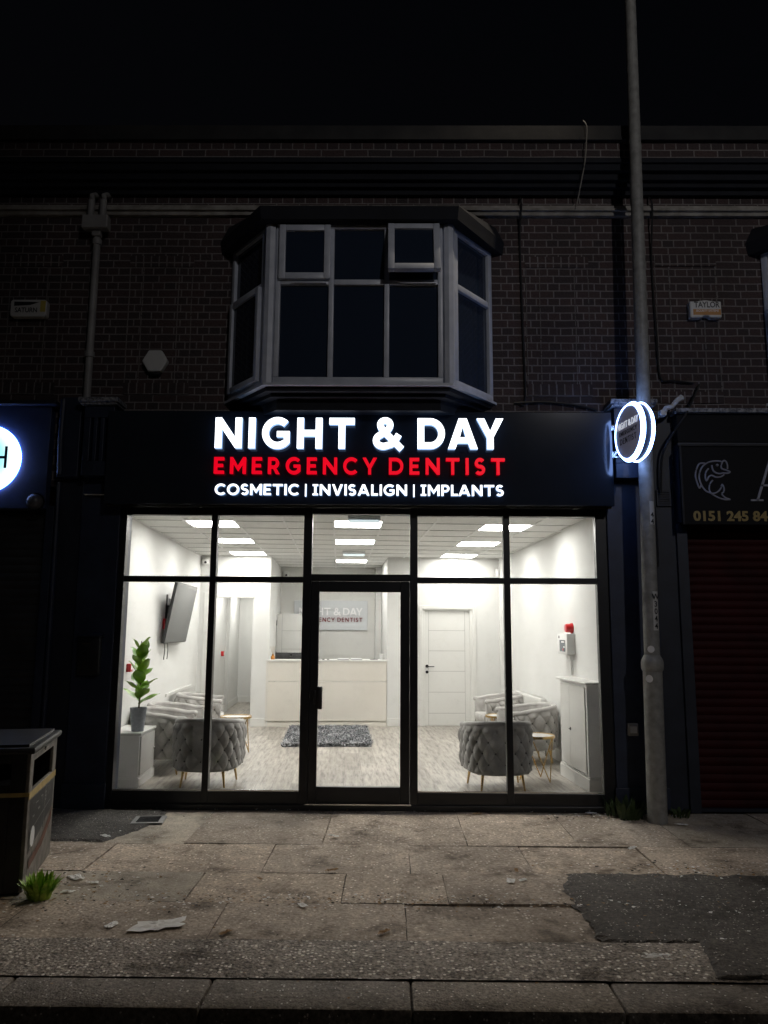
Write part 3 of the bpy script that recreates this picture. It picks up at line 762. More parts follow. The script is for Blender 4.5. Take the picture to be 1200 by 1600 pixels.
# suspended ceiling: tiles with a lay-in grid; openings are filled by the light panels
U0, V0 = -2.92 + .0, -.03
cols_u = [-2.9, -2.3, -1.7, -1.13, -.55, .03, .64, 1.245, 1.835, 2.4]
LIGHTS = [(1, 1.76), (1, 3.55), (1, 5.42), (4, 1.64), (4, 3.53), (4, 6.68), (7, 1.76), (7, 3.58), (7, 5.44)]
ct = MB()
rowv = [.1]
while rowv[-1] < VA: rowv.append(rowv[-1] + .6)
for ci in range(len(cols_u) - 1):
    u0, u1 = cols_u[ci], cols_u[ci + 1]
    holes = sorted([v for (c2, v) in LIGHTS if c2 == ci])
    v = .05; vend = VA if ci in (2, 3, 4, 5) else VB
    for hv in holes + [vend]:
        ct.add([(u0, v, CZ), (u1, v, CZ), (u1, hv, CZ), (u0, hv, CZ)], [(0, 1, 2, 3)], ROOMM); v = hv + .6
ceil = ct.build('suspended_ceiling', 'ceiling_tile', shop)
gm = MB()
for u in cols_u[1:-1]: gm.box(u - .012, u + .012, .1, VA if -1.66 < u < .36 else VB, CZ - .006, CZ - .001, ROOMM)
gm.box(UL, UL + .025, .2, VB, CZ - .012, CZ - .001, ROOMM); gm.box(UR - .025, UR, .15, VB, CZ - .012, CZ - .001, ROOMM)
sub(ceil, gm, 'grid_runner', 'tee_bar')
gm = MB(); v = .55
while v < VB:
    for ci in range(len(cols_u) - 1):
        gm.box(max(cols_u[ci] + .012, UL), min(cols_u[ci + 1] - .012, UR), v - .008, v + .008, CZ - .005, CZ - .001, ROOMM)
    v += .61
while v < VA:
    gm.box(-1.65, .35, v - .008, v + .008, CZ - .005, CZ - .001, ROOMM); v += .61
sub(ceil, gm, 'grid_crossbar', 'shade_line_grey')  # bars coloured dark as painted shadow lines
gm = MB(); gm.prism([(p.x, p.y) for p in (rw(-3, .3), rw(2.5, .06), rw(2.5, 9), rw(-3, 9))], CZ + .14, CZ + .2); gm.build('sky_blocking_slab', 'white_matt', shop)  # unseen slab added to block the sky above the room
gm = MB(); gm.box(-2.6, 2.1, .05, .1, 2.73, CZ + .1); gm.build('head_lining', 'white_matt', shop)

# internal door with architrave
dr = MB(); dr.box(.998, 1.79, VB + .03, VB + .07, .006, 1.94, ROOMM)
idoor = dr.build('internal_door', 'white_gloss', shop)
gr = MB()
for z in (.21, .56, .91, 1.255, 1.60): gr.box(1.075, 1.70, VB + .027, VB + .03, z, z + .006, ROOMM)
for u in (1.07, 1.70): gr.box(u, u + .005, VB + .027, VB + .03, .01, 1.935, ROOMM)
sub(idoor, gr, 'door_groove', 'shade_line_grey')  # grey strips paint the shade of the grooves
hd = MB()
for z in (1.0, .90): hd.lathe([(.026, 0), (.026, .012)], 16, ROOMM @ Matrix.Translation((1.045, VB + .03, z)) @ Matrix.Rotation(PI / 2, 4, 'X'))
hd.box(1.045, 1.165, VB - .03, VB - .015, .985, 1.0, ROOMM); hd.box(1.04, 1.055, VB - .03, VB + .02, .985, 1.0, ROOMM)
sub(idoor, hd, 'handle', 'black_metal')
ar = MB()
ar.box(.905, .965, VB - .02, VB, 0, 2.035, ROOMM); ar.box(1.83, 1.895, VB - .02, VB, 0, 2.035, ROOMM); ar.box(.965, 1.83, VB - .02, VB, 1.97, 2.035, ROOMM)
ar.box(.955, .998, VB, VB + .03, 0, 1.985, ROOMM); ar.box(1.79, 1.84, VB, VB + .03, 0, 1.985, ROOMM); ar.box(.998, 1.79, VB, VB + .03, 1.942, 1.985, ROOMM)
sub(idoor, ar, 'architrave', 'white_gloss', bevel=.004)
# door standing open behind the counter
dr = MB(); dr.box(-1.64, -.87, 7.6, 7.64, .006, 1.9, ROOMM)
odoor = dr.build('internal_door', 'white_gloss', shop)
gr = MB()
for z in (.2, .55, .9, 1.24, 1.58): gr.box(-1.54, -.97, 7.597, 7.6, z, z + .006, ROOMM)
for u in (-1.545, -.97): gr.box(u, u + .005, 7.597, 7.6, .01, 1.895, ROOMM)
sub(odoor, gr, 'door_groove', 'shade_line_grey')  # groove shade painted as grey strips
for z in (.3, 1.1, 1.68):
    gr = MB(); gr.box(-1.655, -1.635, 7.575, 7.6, z, z + .1, ROOMM); sub(odoor, gr, 'hinge', 'chrome')

# ================================================================== NEIGHBOURING SHOPS
left = thing('shop_with_shutter', 'dark brick shop building with black roller shutter and lit round sign', 'shop building', (0, 0, 0))
upper_wall(left, -9.5, XL - .005, [(-3.95, -3.3, 3.87, 5.31)])
right = thing('fish_shop', 'dark brick shop building with red roller shutter below a fish sign', 'shop building', (0, 0, 0))
upper_wall(right, XR + .005, 9.5, [(2.63, 3.24, 3.80, 5.33)])
bay_window(right, 4.98)
def shutter(parent, x0, x1, z1, y, mt):
    mb = MB(); prof = []; z = .02
    while z < z1:
        for k in range(5): prof.append((y - .012 * math.sin(PI * k / 5) ** .8, z + .075 * k / 5))
        z += .075
    vs = []; 
    for (yy, zz) in prof: vs += [(x0, yy, zz), (x1, yy, zz)]
    mb.add(vs, [(2 * i, 2 * i + 1, 2 * i + 3, 2 * i + 2) for i in range(len(prof) - 1)])
    return mb.build('roller_shutter', mt, parent, fix=False)
sh = shutter(right, 2.8, 7.5, 2.6, .06, 'red_shutter')
g = MB(); g.box(2.70, 2.8, -.05, .1, 0, 2.62); sub(sh, g, 'guide_rail', 'dark_paint', bevel=.004)
g = MB(); g.box(2.8, 7.5, .02, .08, 0, .03); sub(sh, g, 'bottom_bar', 'dark_paint')
sh = shutter(left, -8.5, -3.27, 2.75, .06, 'black_shutter')
g = MB(); g.box(-3.27, -3.19, -.06, .1, 0, 2.75); sub(sh, g, 'guide_rail', 'sign_tinted_navy', bevel=.004)
b = MB(); b.box(-9.5, -8.5, 0, .3, 0, 2.95); b.build('shop_wall', 'dark_paint', left)
b = MB(); b.box(-3.19, -2.94, -.03, .3, 0, 3.0); b.build('shop_wall', 'dark_paint', left)
b = MB(); b.box(2.51, 2.70, -.02, .3, 0, 3.7); b.build('shop_wall', 'dark_paint', right)
b = MB(); b.box(7.5, 9.5, 0, .3, 0, 3.0); b.build('shop_wall', 'dark_paint', right)
b = MB(); b.box(2.72, 8, -.14, 0, 3.38, 3.66); b.build('upper_fascia', 'board_black', right, bevel=.004)
b = MB(); b.box(2.70, 8, -.19, 0, 3.66, 3.70); b.build('fascia_capping', 'peeling_paint', right, bevel=.004)
b = MB(); b.box(2.72, 8, -.14, .1, 2.62, 3.375); b.build('shutter_box', 'dark_paint', right)
# rusted corbel of the left unit, next to the fluted one
c = MB(); c.box(-3.16, -2.965, -.13, 0, 3.02, 3.8); c.tube([(-3.13, -.13, 3.04), (-3.135, -.15, 3.4), (-3.14, -.13, 3.78)], .03, 8)
c.build('corbel', 'sign_tinted_navy', left, bevel=.006)
b = MB(); b.box(-9, -3.265, -.1, 0, 2.72, 3.72); b.build('fascia_board', 'glow_tinted_board', left, bevel=.004)
b = MB(); b.box(-9, -3.2, -.17, 0, 3.72, 3.76); b.build('fascia_capping', 'dark_paint', left, bevel=.004)
b = MB(); b.tube([(-3.16, -.06, 2.98), (-3.155, -.065, 2.4), (-3.15, -.06, 1.2), (-3.15, -.06, .05)], .022, 8); b.build('waste_pipe', 'sign_tinted_navy', left, smooth=True)

# ================================================================== SIGNS ON THE STREET
FX0, FX1, FY = -2.655, 2.07, -.25
fs = thing('fascia_sign', 'long glossy black fascia sign with glowing white and red lettering above the lit shop window', 'shop sign', (-.3, -.1, 2.745), world_built=True)
b = MB(); b.box(FX0, FX1, FY, -.101, 2.745, 3.635); b.build('sign_board', 'fascia_black', fs, bevel=.005)
b = MB(); b.box(FX0, FX1, -.16, -.1, 2.735, 2.744); b.build('drip_trim', 'chrome', fs)
def letters_at(body, x0, x1, z0, z1, parent, depth, mats, name, label, w, gap, space, y=FY, stand=.018):
    o = lettering(body, z1 - z0, x1 - x0, w, gap, depth, name, mats, None)
    o.parent = parent; o['label'] = label
    o.location = Vector((x0, y - stand, z0)) - parent.location
    return o
letters_at('NIGHT & DAY', -1.628, 1.048, 3.262, 3.553, fs, .05, ('white_light', 'letter_return'), 'lettering', 'big white lit letters NIGHT & DAY', .222, .235, .29)
letters_at('EMERGENCY DENTIST', -1.632, 1.058, 3.026, 3.180, fs, .035, ('red_light', 'red_light'), 'lettering', 'red lit letters EMERGENCY DENTIST', .185, .40, .48)
letters_at('COSMETIC | iNVISALIGN | iMPLANTS', -1.616, 1.043, 2.826, 2.928, fs, .03, ('white_light_soft', 'letter_return'), 'lettering', 'small white lit letters COSMETIC, INVISALIGN, IMPLANTS', .188, .145, .3)

# round projecting sign
PS = thing('projecting_sign', 'round double sided projecting sign with white glowing rims beside the grey lamp post', 'round sign', (2.18, -.56, 3.365), math.radians(10))
# local: disc axis along X; face towards -X
AX = Matrix.Rotation(-PI / 2, 4, 'Y')         # lathe z -> -x
b = MB(); b.lathe([(.245, -.042), (.255, -.036), (.255, .036), (.245, .042)], 56, AX); b.build('sign_drum', 'drum_grey', PS, smooth=True)
for s in (1, -1):
    r = MB(); T = AX @ Matrix.Scale(s, 4, (0, 0, 1)) if s < 0 else AX
    r.lathe([(.262, .03), (.269, .032), (.27, .037), (.247, .066), (.241, .066), (.241, .05)], 56, T); r.build('lit_rim', 'ring_light', PS, smooth=True)
    f_ = MB(); f_.lathe([(.0005, .061), (.238, .0605), (.24, .05)], 48, T); fa = f_.build('face', 'sign_grey', PS, smooth=True)
    Mf = Matrix.Rotation(PI / 2 * -1 if s > 0 else PI / 2, 4, 'Z') @ Matrix.Translation((0, -.062, 0))
    def onface(body, wd, ht, z, mt, w, gap, space):
        o = lettering(body, ht, wd, w, gap, .003, 'lettering', (mt,), None, M=Mf @ Matrix.Translation((-wd / 2, 0, z)), space=space)
        o.parent = fa
    onface('NIGHT & DAY', .38, .06, .05, 'sign_text', .17, .2, .3)
    onface('EMERGENCY', .33, .038, -.012, 'black_plastic', .15, .3, .3)
    onface('DENTIST', .30, .055, -.092, 'black_plastic', .15, .35, .3)
for z in (.13, -.13):
    b = MB(); b.rbox(-.02, .02, .2, .36, z - .018, z + .018, .004); b.rbox(-.05, .05, .345, .36, z - .03, z + .03, .004)
    b.build('bracket', 'chrome', PS, smooth=True)

# round lit sign of the left shop
cs = thing('round_sign', 'glowing pale blue round sign with a letter H on the left shop', 'round sign', (-3.85, -.1, 3.195))
b = MB(); T = Matrix.Rotation(PI / 2, 4, 'X')
b.lathe([(.30, .0), (.305, .015), (.305, .075), (.295, .085), (.0005, .086)], 64, T); b.build('light_box', 'round_light', cs, smooth=True)
r = MB(); r.lathe([(.306, .0), (.315, .0), (.315, .07), (.306, .07)], 64, T); r.build('rim', 'white_light_soft', cs, smooth=True)
r = MB(); r.lathe([(.27, .0), (.33, .0), (.33, .012), (.27, .012)], 64, Matrix.Translation((0, -.001, 0)) @ T); r.build('added_glow_ring', 'added_blue_glow', cs, smooth=True)  # ring added behind the sign for a blue glow around it
l = MB()
l.box(.1, .125, -.091, -.087, -.105, .105); l.box(.21, .235, -.091, -.087, -.105, .105); l.box(.125, .21, -.091, -.087, -.014, .012)
l.build('letter', 'blue_letter', cs)
# dome lamp under the left fascia
dl = thing('bulkhead_lamp', 'unlit grey dome lamp low on the blue fascia of the left shop', 'lamp', (-3.35, -.1, 2.78))
b = MB(); b.lathe([(.06, 0), (.06, .02), (.075, .02), (.072, .05), (.055, .075), (.03, .09), (.0005, .095)], 24, T); b.build('dome', 'dome_grey', dl, smooth=True)
b = MB(); b.lathe([(.085, 0), (.085, .012)], 24, T); b.build('back_plate', 'black_metal', dl)

# fish sign of the right shop
fsn = thing('fish_sign', 'black fish shop sign board with grey fish outline and gold phone number', 'shop sign', (2.715, -.16, 2.585), world_built=True)
b = MB(); b.box(2.715, 7.0, -.2, -.145, 2.585, 3.34); b.build('sign_board', 'board_black', fsn, bevel=.004)
b = MB(); b.box(2.705, 2.722, -.215, -.2, 2.585, 3.34); b.box(2.722, 7, -.215, -.2, 3.325, 3.342); b.build('edge_trim', 'black_stone', fsn)
# fish traced in its own plane (units: fish about 0.33 m high)
def fx(px, py): return (2.838 + (px - 265) * .000945, -.203, 3.19 - (py - 733) * .000985)
lines = [
    [(590, 1110), (540, 1108), (490, 1095), (440, 1068), (412, 1048), (370, 1030), (335, 990), (315, 940), (308, 890), (320, 840), (350, 790), (400, 755), (450, 742), (510, 740), (545, 748)],
    [(545, 748), (530, 790), (540, 815), (580, 828), (615, 845), (585, 858), (545, 856), (515, 862), (480, 855), (452, 835), (440, 800), (440, 780)],
    [(545, 748), (560, 735), (580, 745), (592, 780), (590, 815)],
    [(555, 870), (520, 892), (470, 895), (435, 878), (405, 890), (378, 930), (368, 890), (378, 845), (405, 812)],
    [(375, 762), (320, 765), (290, 810), (273, 870), (280, 930), (305, 1000), (322, 970)],
    [(440, 925), (410, 960), (400, 1010), (415, 1048), (450, 1050), (490, 1030), (515, 1000), (528, 965), (545, 1000), (540, 1035), (520, 1055), (550, 1090), (600, 1110)]]
b = MB()
def smooth_pts(P):
    out = []
    for i in range(len(P) - 1):
        p0 = P[max(i - 1, 0)]; p1 = P[i]; p2 = P[i + 1]; p3 = P[min(i + 2, len(P) - 1)]
        for k in range(5):
            t = k / 5
            out.append(tuple(.5 * ((2 * p1[j]) + (-p0[j] + p2[j]) * t + (2 * p0[j] - 5 * p1[j] + 4 * p2[j] - p3[j]) * t * t + (-p0[j] + 3 * p1[j] - 3 * p2[j] + p3[j]) * t ** 3) for j in (0, 1)))
    return out + [P[-1]]
for L in lines: b.tube([fx(*p) for p in smooth_pts(L)], .0075, 6)
b.ball(fx(492, 780), .013, 8)
b.build('fish_outline', 'grey_letter', fsn, smooth=True)
# thin serif capital, only its left leg is in view
b = MB(); TA = Matrix.Translation((3.345, -.201, 2.81))
def pln(poly, d=.006): 
    n = len(poly); b.add([(x, 0, z) for x, z in poly] + [(x, -d, z) for x, z in poly], [tuple(range(n)), tuple(range(n, 2 * n))[::-1]] + [(i, (i + 1) % n, n + (i + 1) % n, n + i) for i in range(n)], TA)
pln(band([(.06, .0), (.2, .385)], .022)); pln(band([(.34, .0), (.215, .385)], .034)); pln([(.1, .135), (.29, .135), (.285, .153), (.106, .153)]); pln([(0, -.004), (.115, -.004), (.115, .012), (0, .012)]); pln([(.27, -.004), (.4, -.004), (.4, .012), (.27, .012)])
b.build('serif_letter', 'grey_letter', fsn)
o = plain_text('0151 245 84', .125, 'phone_number', 'ochre_letter', None, Matrix.Translation((2.805, -.202, 2.622)), .002, .0045, .685); o.parent = fsn; o.location = -fsn.location

# ================================================================== FIXTURES ON THE BRICKWORK
def alarm(name, label, loc, poly, depth, mt):
    t = thing(name, label, 'alarm box', loc)
    b = MB(); b.prism(poly, 0, depth, Matrix.Rotation(PI / 2, 4, 'X')); b.build('casing', mt, t, bevel=.012)
    return t
hx = alarm('alarm_box', 'plain white hexagonal alarm box on the brick left of the bay window', (-2.305, 0, 4.19), [(.125 * math.cos(PI / 3 * i), .125 * math.sin(PI / 3 * i)) for i in range(6)], .075, 'alarm_white')
b = MB(); b.rbox(-.05, .05, -.06, -.005, -.135, -.112, .006); b.build('sounder_grille', 'black_plastic', hx, smooth=True)
ta = alarm('alarm_box', 'white alarm box lettered TAYLOR with orange panel on the right brick pier', (3.09, 0, 4.735), [(-.155, -.085), (-.04, -.085), (-.02, -.065), (.02, -.065), (.04, -.085), (.155, -.085), (.155, .085), (.09, .085), (.0, .1), (-.09, .085), (-.155, .085)], .07, 'alarm_white')
b = MB(); b.box(-.125, .145, -.0725, -.0705, -.058, .0); b.build('orange_panel', 'orange', ta)
plain_text('TAYLOR', .082, 'lettering', 'black_plastic', ta, Matrix.Translation((.012, -.072, .02)), .001, .002, .25, 'CENTER')
plain_text('SECURITY SYSTEMS', .03, 'lettering', 'white_letter', ta, Matrix.Translation((.012, -.0735, -.026)), .001, .0, .22, 'CENTER')
sa = alarm('alarm_box', 'dirty cream alarm box lettered SATURN on brick at the far left', (-3.58, 0, 4.725), [(-.18, -.07), (-.16, -.09), (.16, -.09), (.18, -.07), (.18, .07), (.16, .09), (-.16, .09), (-.18, .07)], .08, 'alarm_white')
b = MB(); b.box(.12, .172, -.083, -.081, -.04, .075); b.build('yellow_end', 'yellow', sa)
b = MB(); b.add([(-.14, -.083, .02), (.02, -.083, .03), (.11, -.083, .06), (-.14, -.083, .065)], [(0, 1, 2, 3)]); b.build('emblem', 'black_plastic', sa)
plain_text('SATURN', .07, 'lettering', 'black_plastic', sa, Matrix.Translation((-.02, -.082, -.045)), .001, .001, .22, 'CENTER')

dp = thing('downpipe', 'grey downpipe with hopper head on the brick left of the bay window', 'drainpipe', (-2.945, -.07, 3.77), world_built=True)
b = MB(); b.tube([(-2.945, -.07, 3.79), (-2.945, -.07, 5.5)], .036, 14); b.build('pipe', 'pvc_pipe', dp, smooth=True)
b = MB(); b.prism([(-3.075, -.17), (-2.815, -.17), (-2.815, -.078), (-3.075, -.078)], 5.53, 5.67); b.prism([(-2.99, -.12), (-2.9, -.12), (-2.9, -.05), (-2.99, -.05)], 5.47, 5.53); b.build('hopper', 'pvc_pipe', dp, bevel=.012)
for x in (-3.005, -2.885):
    b = MB(); b.tube([(x, -.12, 5.67), (x, -.12, 5.84), (x, -.1, 5.9), (x, .0, 5.97)], .034, 12); b.build('inlet_pipe', 'pvc_pipe', dp, smooth=True)
for z in (4.25, 5.42):
    b = MB(); b.lathe([(.036, -.03), (.047, -.028), (.047, .028), (.036, .03)], 16, Matrix.Translation((-2.945, -.07, z))); b.build('pipe_clip', 'pvc_pipe', dp, smooth=True)

# cables
def cable(pts, r, label, mt='cable', name='cable'):
    P = [Vector(p) for p in pts]; S = []
    for i in range(len(P) - 1):
        p0 = P[max(i - 1, 0)]; p1 = P[i]; p2 = P[i + 1]; p3 = P[min(i + 2, len(P) - 1)]
        for k in range(6):
            t = k / 6; S.append(.5 * (2 * p1 + (p2 - p0) * t + (2 * p0 - 5 * p1 + 4 * p2 - p3) * t * t + (-p0 + 3 * p1 - 3 * p2 + p3) * t ** 3))
    S.append(P[-1]); b = MB(); b.tube(S, r, 6)
    return tag(b.build(name, mt, smooth=True), label, 'cable')
cable([(1.90, -.27, 6.62), (1.93, -.28, 6.55), (1.925, -.27, 6.4), (1.91, -.25, 6.2), (1.88, -.18, 6.0), (1.86, -.09, 5.85), (1.84, -.09, 5.79)], .006, 'thin pale loose cable hanging over the cornice above the right brick panel', 'pale_cable')
cable([(1.30, -.02, 5.94), (1.30, -.085, 5.8), (1.29, -.015, 5.5), (1.30, -.015, 4.6), (1.31, -.015, 3.85), (1.25, -.02, 3.78)], .011, 'black cable running straight down the brick right of the bay window')
cable([(1.2, -.02, 3.79), (1.5, -.02, 3.80), (1.8, -.025, 3.77), (2.0, -.03, 3.72)], .012, 'black cable lying along the brick just above the fascia end')
cable([(2.6, -.02, 5.95), (2.61, -.085, 5.8), (2.6, -.02, 5.3), (2.61, -.02, 4.5), (2.63, -.02, 4.06), (2.75, -.03, 4.02), (2.95, -.02, 4.0)], .009, 'thin dark cable down the brick pier right of the lamp post')
cable([(3.0, -.03, 3.98), (2.93, -.08, 3.86), (2.78, -.2, 3.62), (2.66, -.2, 3.45), (2.58, -.1, 3.25), (2.56, -.07, 2.9)], .012, 'slack black cable from the right brick pier down to the dark column')
cable([(2.42, -.27, 3.1), (2.47, -.1, 2.98), (2.50, -.08, 2.6), (2.5, -.08, 2.2)], .01, 'short black cable hanging behind the projecting sign')

fb = thing('lamp_bracket', 'bluish white metal bracket arm on top of the column right of the round sign', 'bracket', (2.60, -.2, 3.66))
b = MB(); b.tube([(-.03, 0, -.02), (.0, -.02, .03), (.05, -.03, .04), (.1, -.03, .1), (.15, -.03, .13)], [.028, .026, .022, .024, .03], 8); b.build('arm', 'alarm_white', fb, smooth=True)
b = MB(); b.rbox(-.06, .0, -.03, .05, -.045, .01, .006); b.build('foot', 'alarm_white', fb, smooth=True)

mbx = thing('meter_box', 'slim black letter box on the dark column left of the shop window', 'wall box', (-2.755, -.06, 1.37))
b = MB(); b.rbox(-.1, .1, -.07, 0, -.19, .16, .008); b.build('casing', 'black_frame', mbx, smooth=True)
b = MB(); b.add([(-.11, 0, .19), (.115, 0, .19), (.115, -.1, .16), (-.11, -.1, .16)], [(0, 1, 2, 3)]); b.box(-.11, .115, -.1, 0, .158, .163); b.build('lid', 'dark_paint', mbx)
b = MB(); b.box(-.06, .02, -.074, -.07, .09, .1); b.build('slot', 'chrome', mbx)
sbx = thing('socket_box', 'small grey box on the dark column behind the foot of the lamp post', 'wall box', (2.20, -.06, .73))
b = MB(); b.rbox(-.045, .045, -.05, 0, -.055, .055, .006); b.build('casing', 'pvc_pipe', sbx, smooth=True)
b = MB(); b.rbox(-.03, .03, -.056, -.05, -.03, .03, .003); b.build('cover', 'grey_plastic', sbx)
vb = thing('vent_grille', 'small square dark vent grille on the column right of the lamp post', 'wall vent', (2.6, -.02, 2.86))
b = MB(); b.rbox(-.07, .07, -.02, 0, -.08, .08, .004)
b.build('frame', 'dark_paint', vb)
b = MB()
for i in range(6): b.box(-.055, .055, -.027, -.02, -.06 + i * .022, -.05 + i * .022)
b.build('louvre', 'black_stone', vb)

# ================================================================== LAMP POST, BIN, WEEDS, LITTER
lp = thing('lamp_post', 'tall grey tapering lamp post with number plates standing before the dark column', 'lamp post', (2.29, -.38, 0))
ax = lambda z: (.012 * z, .0, z)
b = MB(); b.tube([ax(-.05), ax(.0), ax(1.30)], [.084, .084, .082], 28); b.build('base_column', 'lamp_post', lp, smooth=True)
b = MB(); b.tube([ax(1.26), ax(1.28), ax(1.335), ax(1.36), ax(1.40)], [.083, .094, .096, .09, .07], 28); b.build('collar', 'lamp_post', lp, smooth=True)
b = MB(); b.tube([ax(1.38), ax(4.0), ax(9.2)], [.068, .062, .05], 28); b.build('shaft', 'lamp_post', lp, smooth=True)
b = MB(); b.lathe([(.07, 9.15), (.2, 9.3), (.3, 9.42), (.3, 9.5), (.2, 9.56), (.0005, 9.6)], 24, Matrix.Translation((.11, 0, 0))); b.build('lantern', 'grey_plastic', lp, smooth=True)
b = MB(); b.lathe([(.09, 9.19), (.19, 9.285), (.205, 9.285), (.1, 9.185)], 24, Matrix.Translation((.11, 0, 0))); b.build('lit_lens', 'lamp_glow', lp, smooth=True)
pd = bpy.data.lights.new('pavement_fill_light', 'SPOT'); pd.energy = POST_W; pd.color = (1, .86, .68); pd.shadow_soft_size = .1; pd.spot_size = math.radians(62); pd.spot_blend = 1.0  # beam added and tilted to lift the pavement left of the post
po = bpy.data.objects.new('pavement_fill_light', pd); COL.objects.link(po); po.parent = lp; po.location = (.11, -.14, 9.12); po.rotation_euler = Vector((-3.9, -2.7, -9.1)).to_track_quat('-Z', 'Y').to_euler()
# door outline on the base column and the number plates
def wrapped(nm, z0, z1, a0, a1, r, mt, parent, n=8):
    m_ = MB()
    def fn(a, c):
        ang = math.radians(a0 + (a1 - a0) * a); z = z0 + (z1 - z0) * c; p = ax(z)
        return (p[0] + r * math.sin(ang), p[1] - r * math.cos(ang), z)
    m_.grid(fn, n, 4); return m_.build(nm, mt, parent, smooth=True)
def pole_text(s, z, a, r, size, mt, parent):
    p = ax(z); ang = math.radians(a)
    M = Matrix.Translation((p[0] + r * math.sin(ang), p[1] - r * math.cos(ang), z)) @ Matrix.Rotation(ang, 4, 'Z')
    return plain_text(s, size, 'lettering', mt, None, M, .0006, .0012, None, 'CENTER')
pt = wrapped('number_plate', 1.615, 1.955, 0, 46, .0690, 'alarm_white', lp)
for i, s in enumerate('W3044'):
    o = pole_text(s, 1.885 - i * .064, 23, .0700, .07, 'black_plastic', lp); o.parent = pt
pt = wrapped('number_plate', 2.55, 2.76, 0, 42, .0675, 'alarm_white', lp)
for i, s in enumerate('44'):
    o = pole_text(s, 2.615 - i * .06, 20, .0685, .066, 'black_plastic', lp); o.parent = pt
b = MB()
def sticker(z, a, r, rad):
    p = ax(z); ang = math.radians(a)
    M = Matrix.Translation((p[0] + r * math.sin(ang), p[1] - r * math.cos(ang), z)) @ Matrix.Rotation(ang, 4, 'Z') @ Matrix.Rotation(PI / 2, 4, 'X')
    b.lathe([(rad, 0), (rad, .002)], 18, M)
sticker(1.452, -24, .0695, .03); b.build('sticker', 'white_letter', lp)
b = MB(); sticker(1.20, -38, .0835, .032); b.build('sticker', 'white_letter', lp)

# second lamp across the road: the lit lamp that lights this side of the street
sl = thing('street_lamp', 'lit street lamp on the far side of the road', 'street lamp', (6.25, -15.95, 1.2))
b = MB(); b.tube([(0, 0, -1.35), (0, 0, .2), (0, 0, .25), (0, 0, 8)], [.09, .09, .07, .05], 16); b.tube([(0, 0, 7.95), (-.3, .3, 8.15), (-.8, .8, 8.2)], .03, 8); b.build('post', 'lamp_post', sl, smooth=True)
b = MB(); b.rbox(-1.15, -.75, .75, 1.15, 8.15, 8.25, .03); b.build('lantern', 'grey_plastic', sl, smooth=True)
b = MB(); b.box(-1.08, -.82, .82, 1.08, 8.135, 8.148); b.build('diffuser', 'lamp_glow', sl)
ld = bpy.data.lights.new('street_lamp_light', 'SPOT'); ld.energy = LAMP_W; ld.color = (1, .97, .98); ld.shadow_soft_size = .12
ld.spot_size = math.radians(58); ld.spot_blend = 1.0
lo = bpy.data.objects.new('street_lamp_light', ld); COL.objects.link(lo); lo.parent = sl; lo.location = (-.95, .95, 8.1)
lo.rotation_euler = Vector((-1.7, 15.0, -4.0)).to_track_quat('-Z', 'Y').to_euler()

# litter bin: two-sided, dark, right face coloured paler for the shop window light
BA = math.radians(13)
lb = thing('litter_bin', 'worn black litter bin with gold band and open slots standing on the pavement', 'litter bin', (-2.215, -2.36, 0), BA)
# local: x to the left is negative (front face along -x), y backwards; corner at origin
W_, D_, H_ = .95, .86, .9
def frame_wall(mb, axis, a0, a1, z0, z1, o0, o1, h0, h1, th):
    """panel in plane with an opening a:(o0,o1) z:(h0,h1)"""
    def bx(p0, p1, q0, q1):
        if axis == 'x': mb.box(p0, p1, 0, th, q0, q1)
        else: mb.box(-th, 0, p0, p1, q0, q1)
    bx(a0, o0, z0, z1); bx(o1, a1, z0, z1); bx(o0, o1, z0, h0); bx(o0, o1, h1, z1)
b = MB(); b.box(-W_ + .02, -.02, .02, D_ - .02, 0, .03)
frame_wall(b, 'x', -W_, -.022, .02, .83, -.6, -.11, .645, .775, .022)
b.box(-W_, -.022, D_ - .022, D_, .02, .83); b.box(-W_, -W_ + .022, .022, D_ - .022, .02, .83)
b.build('body', 'bin_black', lb, bevel=.004)
b = MB(); frame_wall(b, 'y', 0, D_, .02, .83, .1, D_ - .12, .60, .775, .022); sp_ = b.build('side_panel', 'bin_worn_lit', lb, bevel=.004)
b = MB(); b.rbox(-W_ - .02, .025, -.025, D_ + .025, .83, .87, .012); b.prism([(-W_ + .02, .02), (-.02, .02), (-.02, D_ - .02), (-W_ + .02, D_ - .02)], .87, .885); b.build('lid', 'bin_black', lb, smooth=True)
b = MB(); b.box(0, .004, .0, D_, .555, .595); b.box(-W_, .0, -.004, 0, .575, .60); b.build('gold_band', 'gold_band', lb)
b = MB()                                                         # lower side: black poster panel with scuffed remains
b.add([(.003, .08, .22), (.003, D_ - .07, .36), (.003, D_ - .05, .545), (.003, .05, .545)], [(0, 1, 2, 3)]); pn = b.build('poster_panel', 'bin_black', lb)
b = MB()
for (ya, yb, za, zb_) in ((.14, .2, .42, .43), (.3, .36, .435, .448), (.22, .3, .49, .496), (.22, .226, .455, .496), (.38, .44, .5, .506), (.41, .416, .46, .5), (.5, .56, .5, .506), (.5, .56, .475, .481), (.55, .556, .45, .506), (.5, .56, .45, .456), (.62, .627, .47, .53), (.66, .667, .49, .53)):
    b.box(.003, .0045, ya, yb, za, zb_)
b.add([(.005, .1, .345), (.005, .7, .42), (.005, .7, .426), (.005, .1, .351)], [(0, 1, 2, 3)]); b.box(.0035, .006, .5, .512, .27, .545)
b.add([(.005, .1, .24), (.005, .5, .275), (.005, .5, .281), (.005, .1, .246)], [(0, 1, 2, 3)])
sub(pn, b, 'scuffed_lettering', 'pvc_pipe')
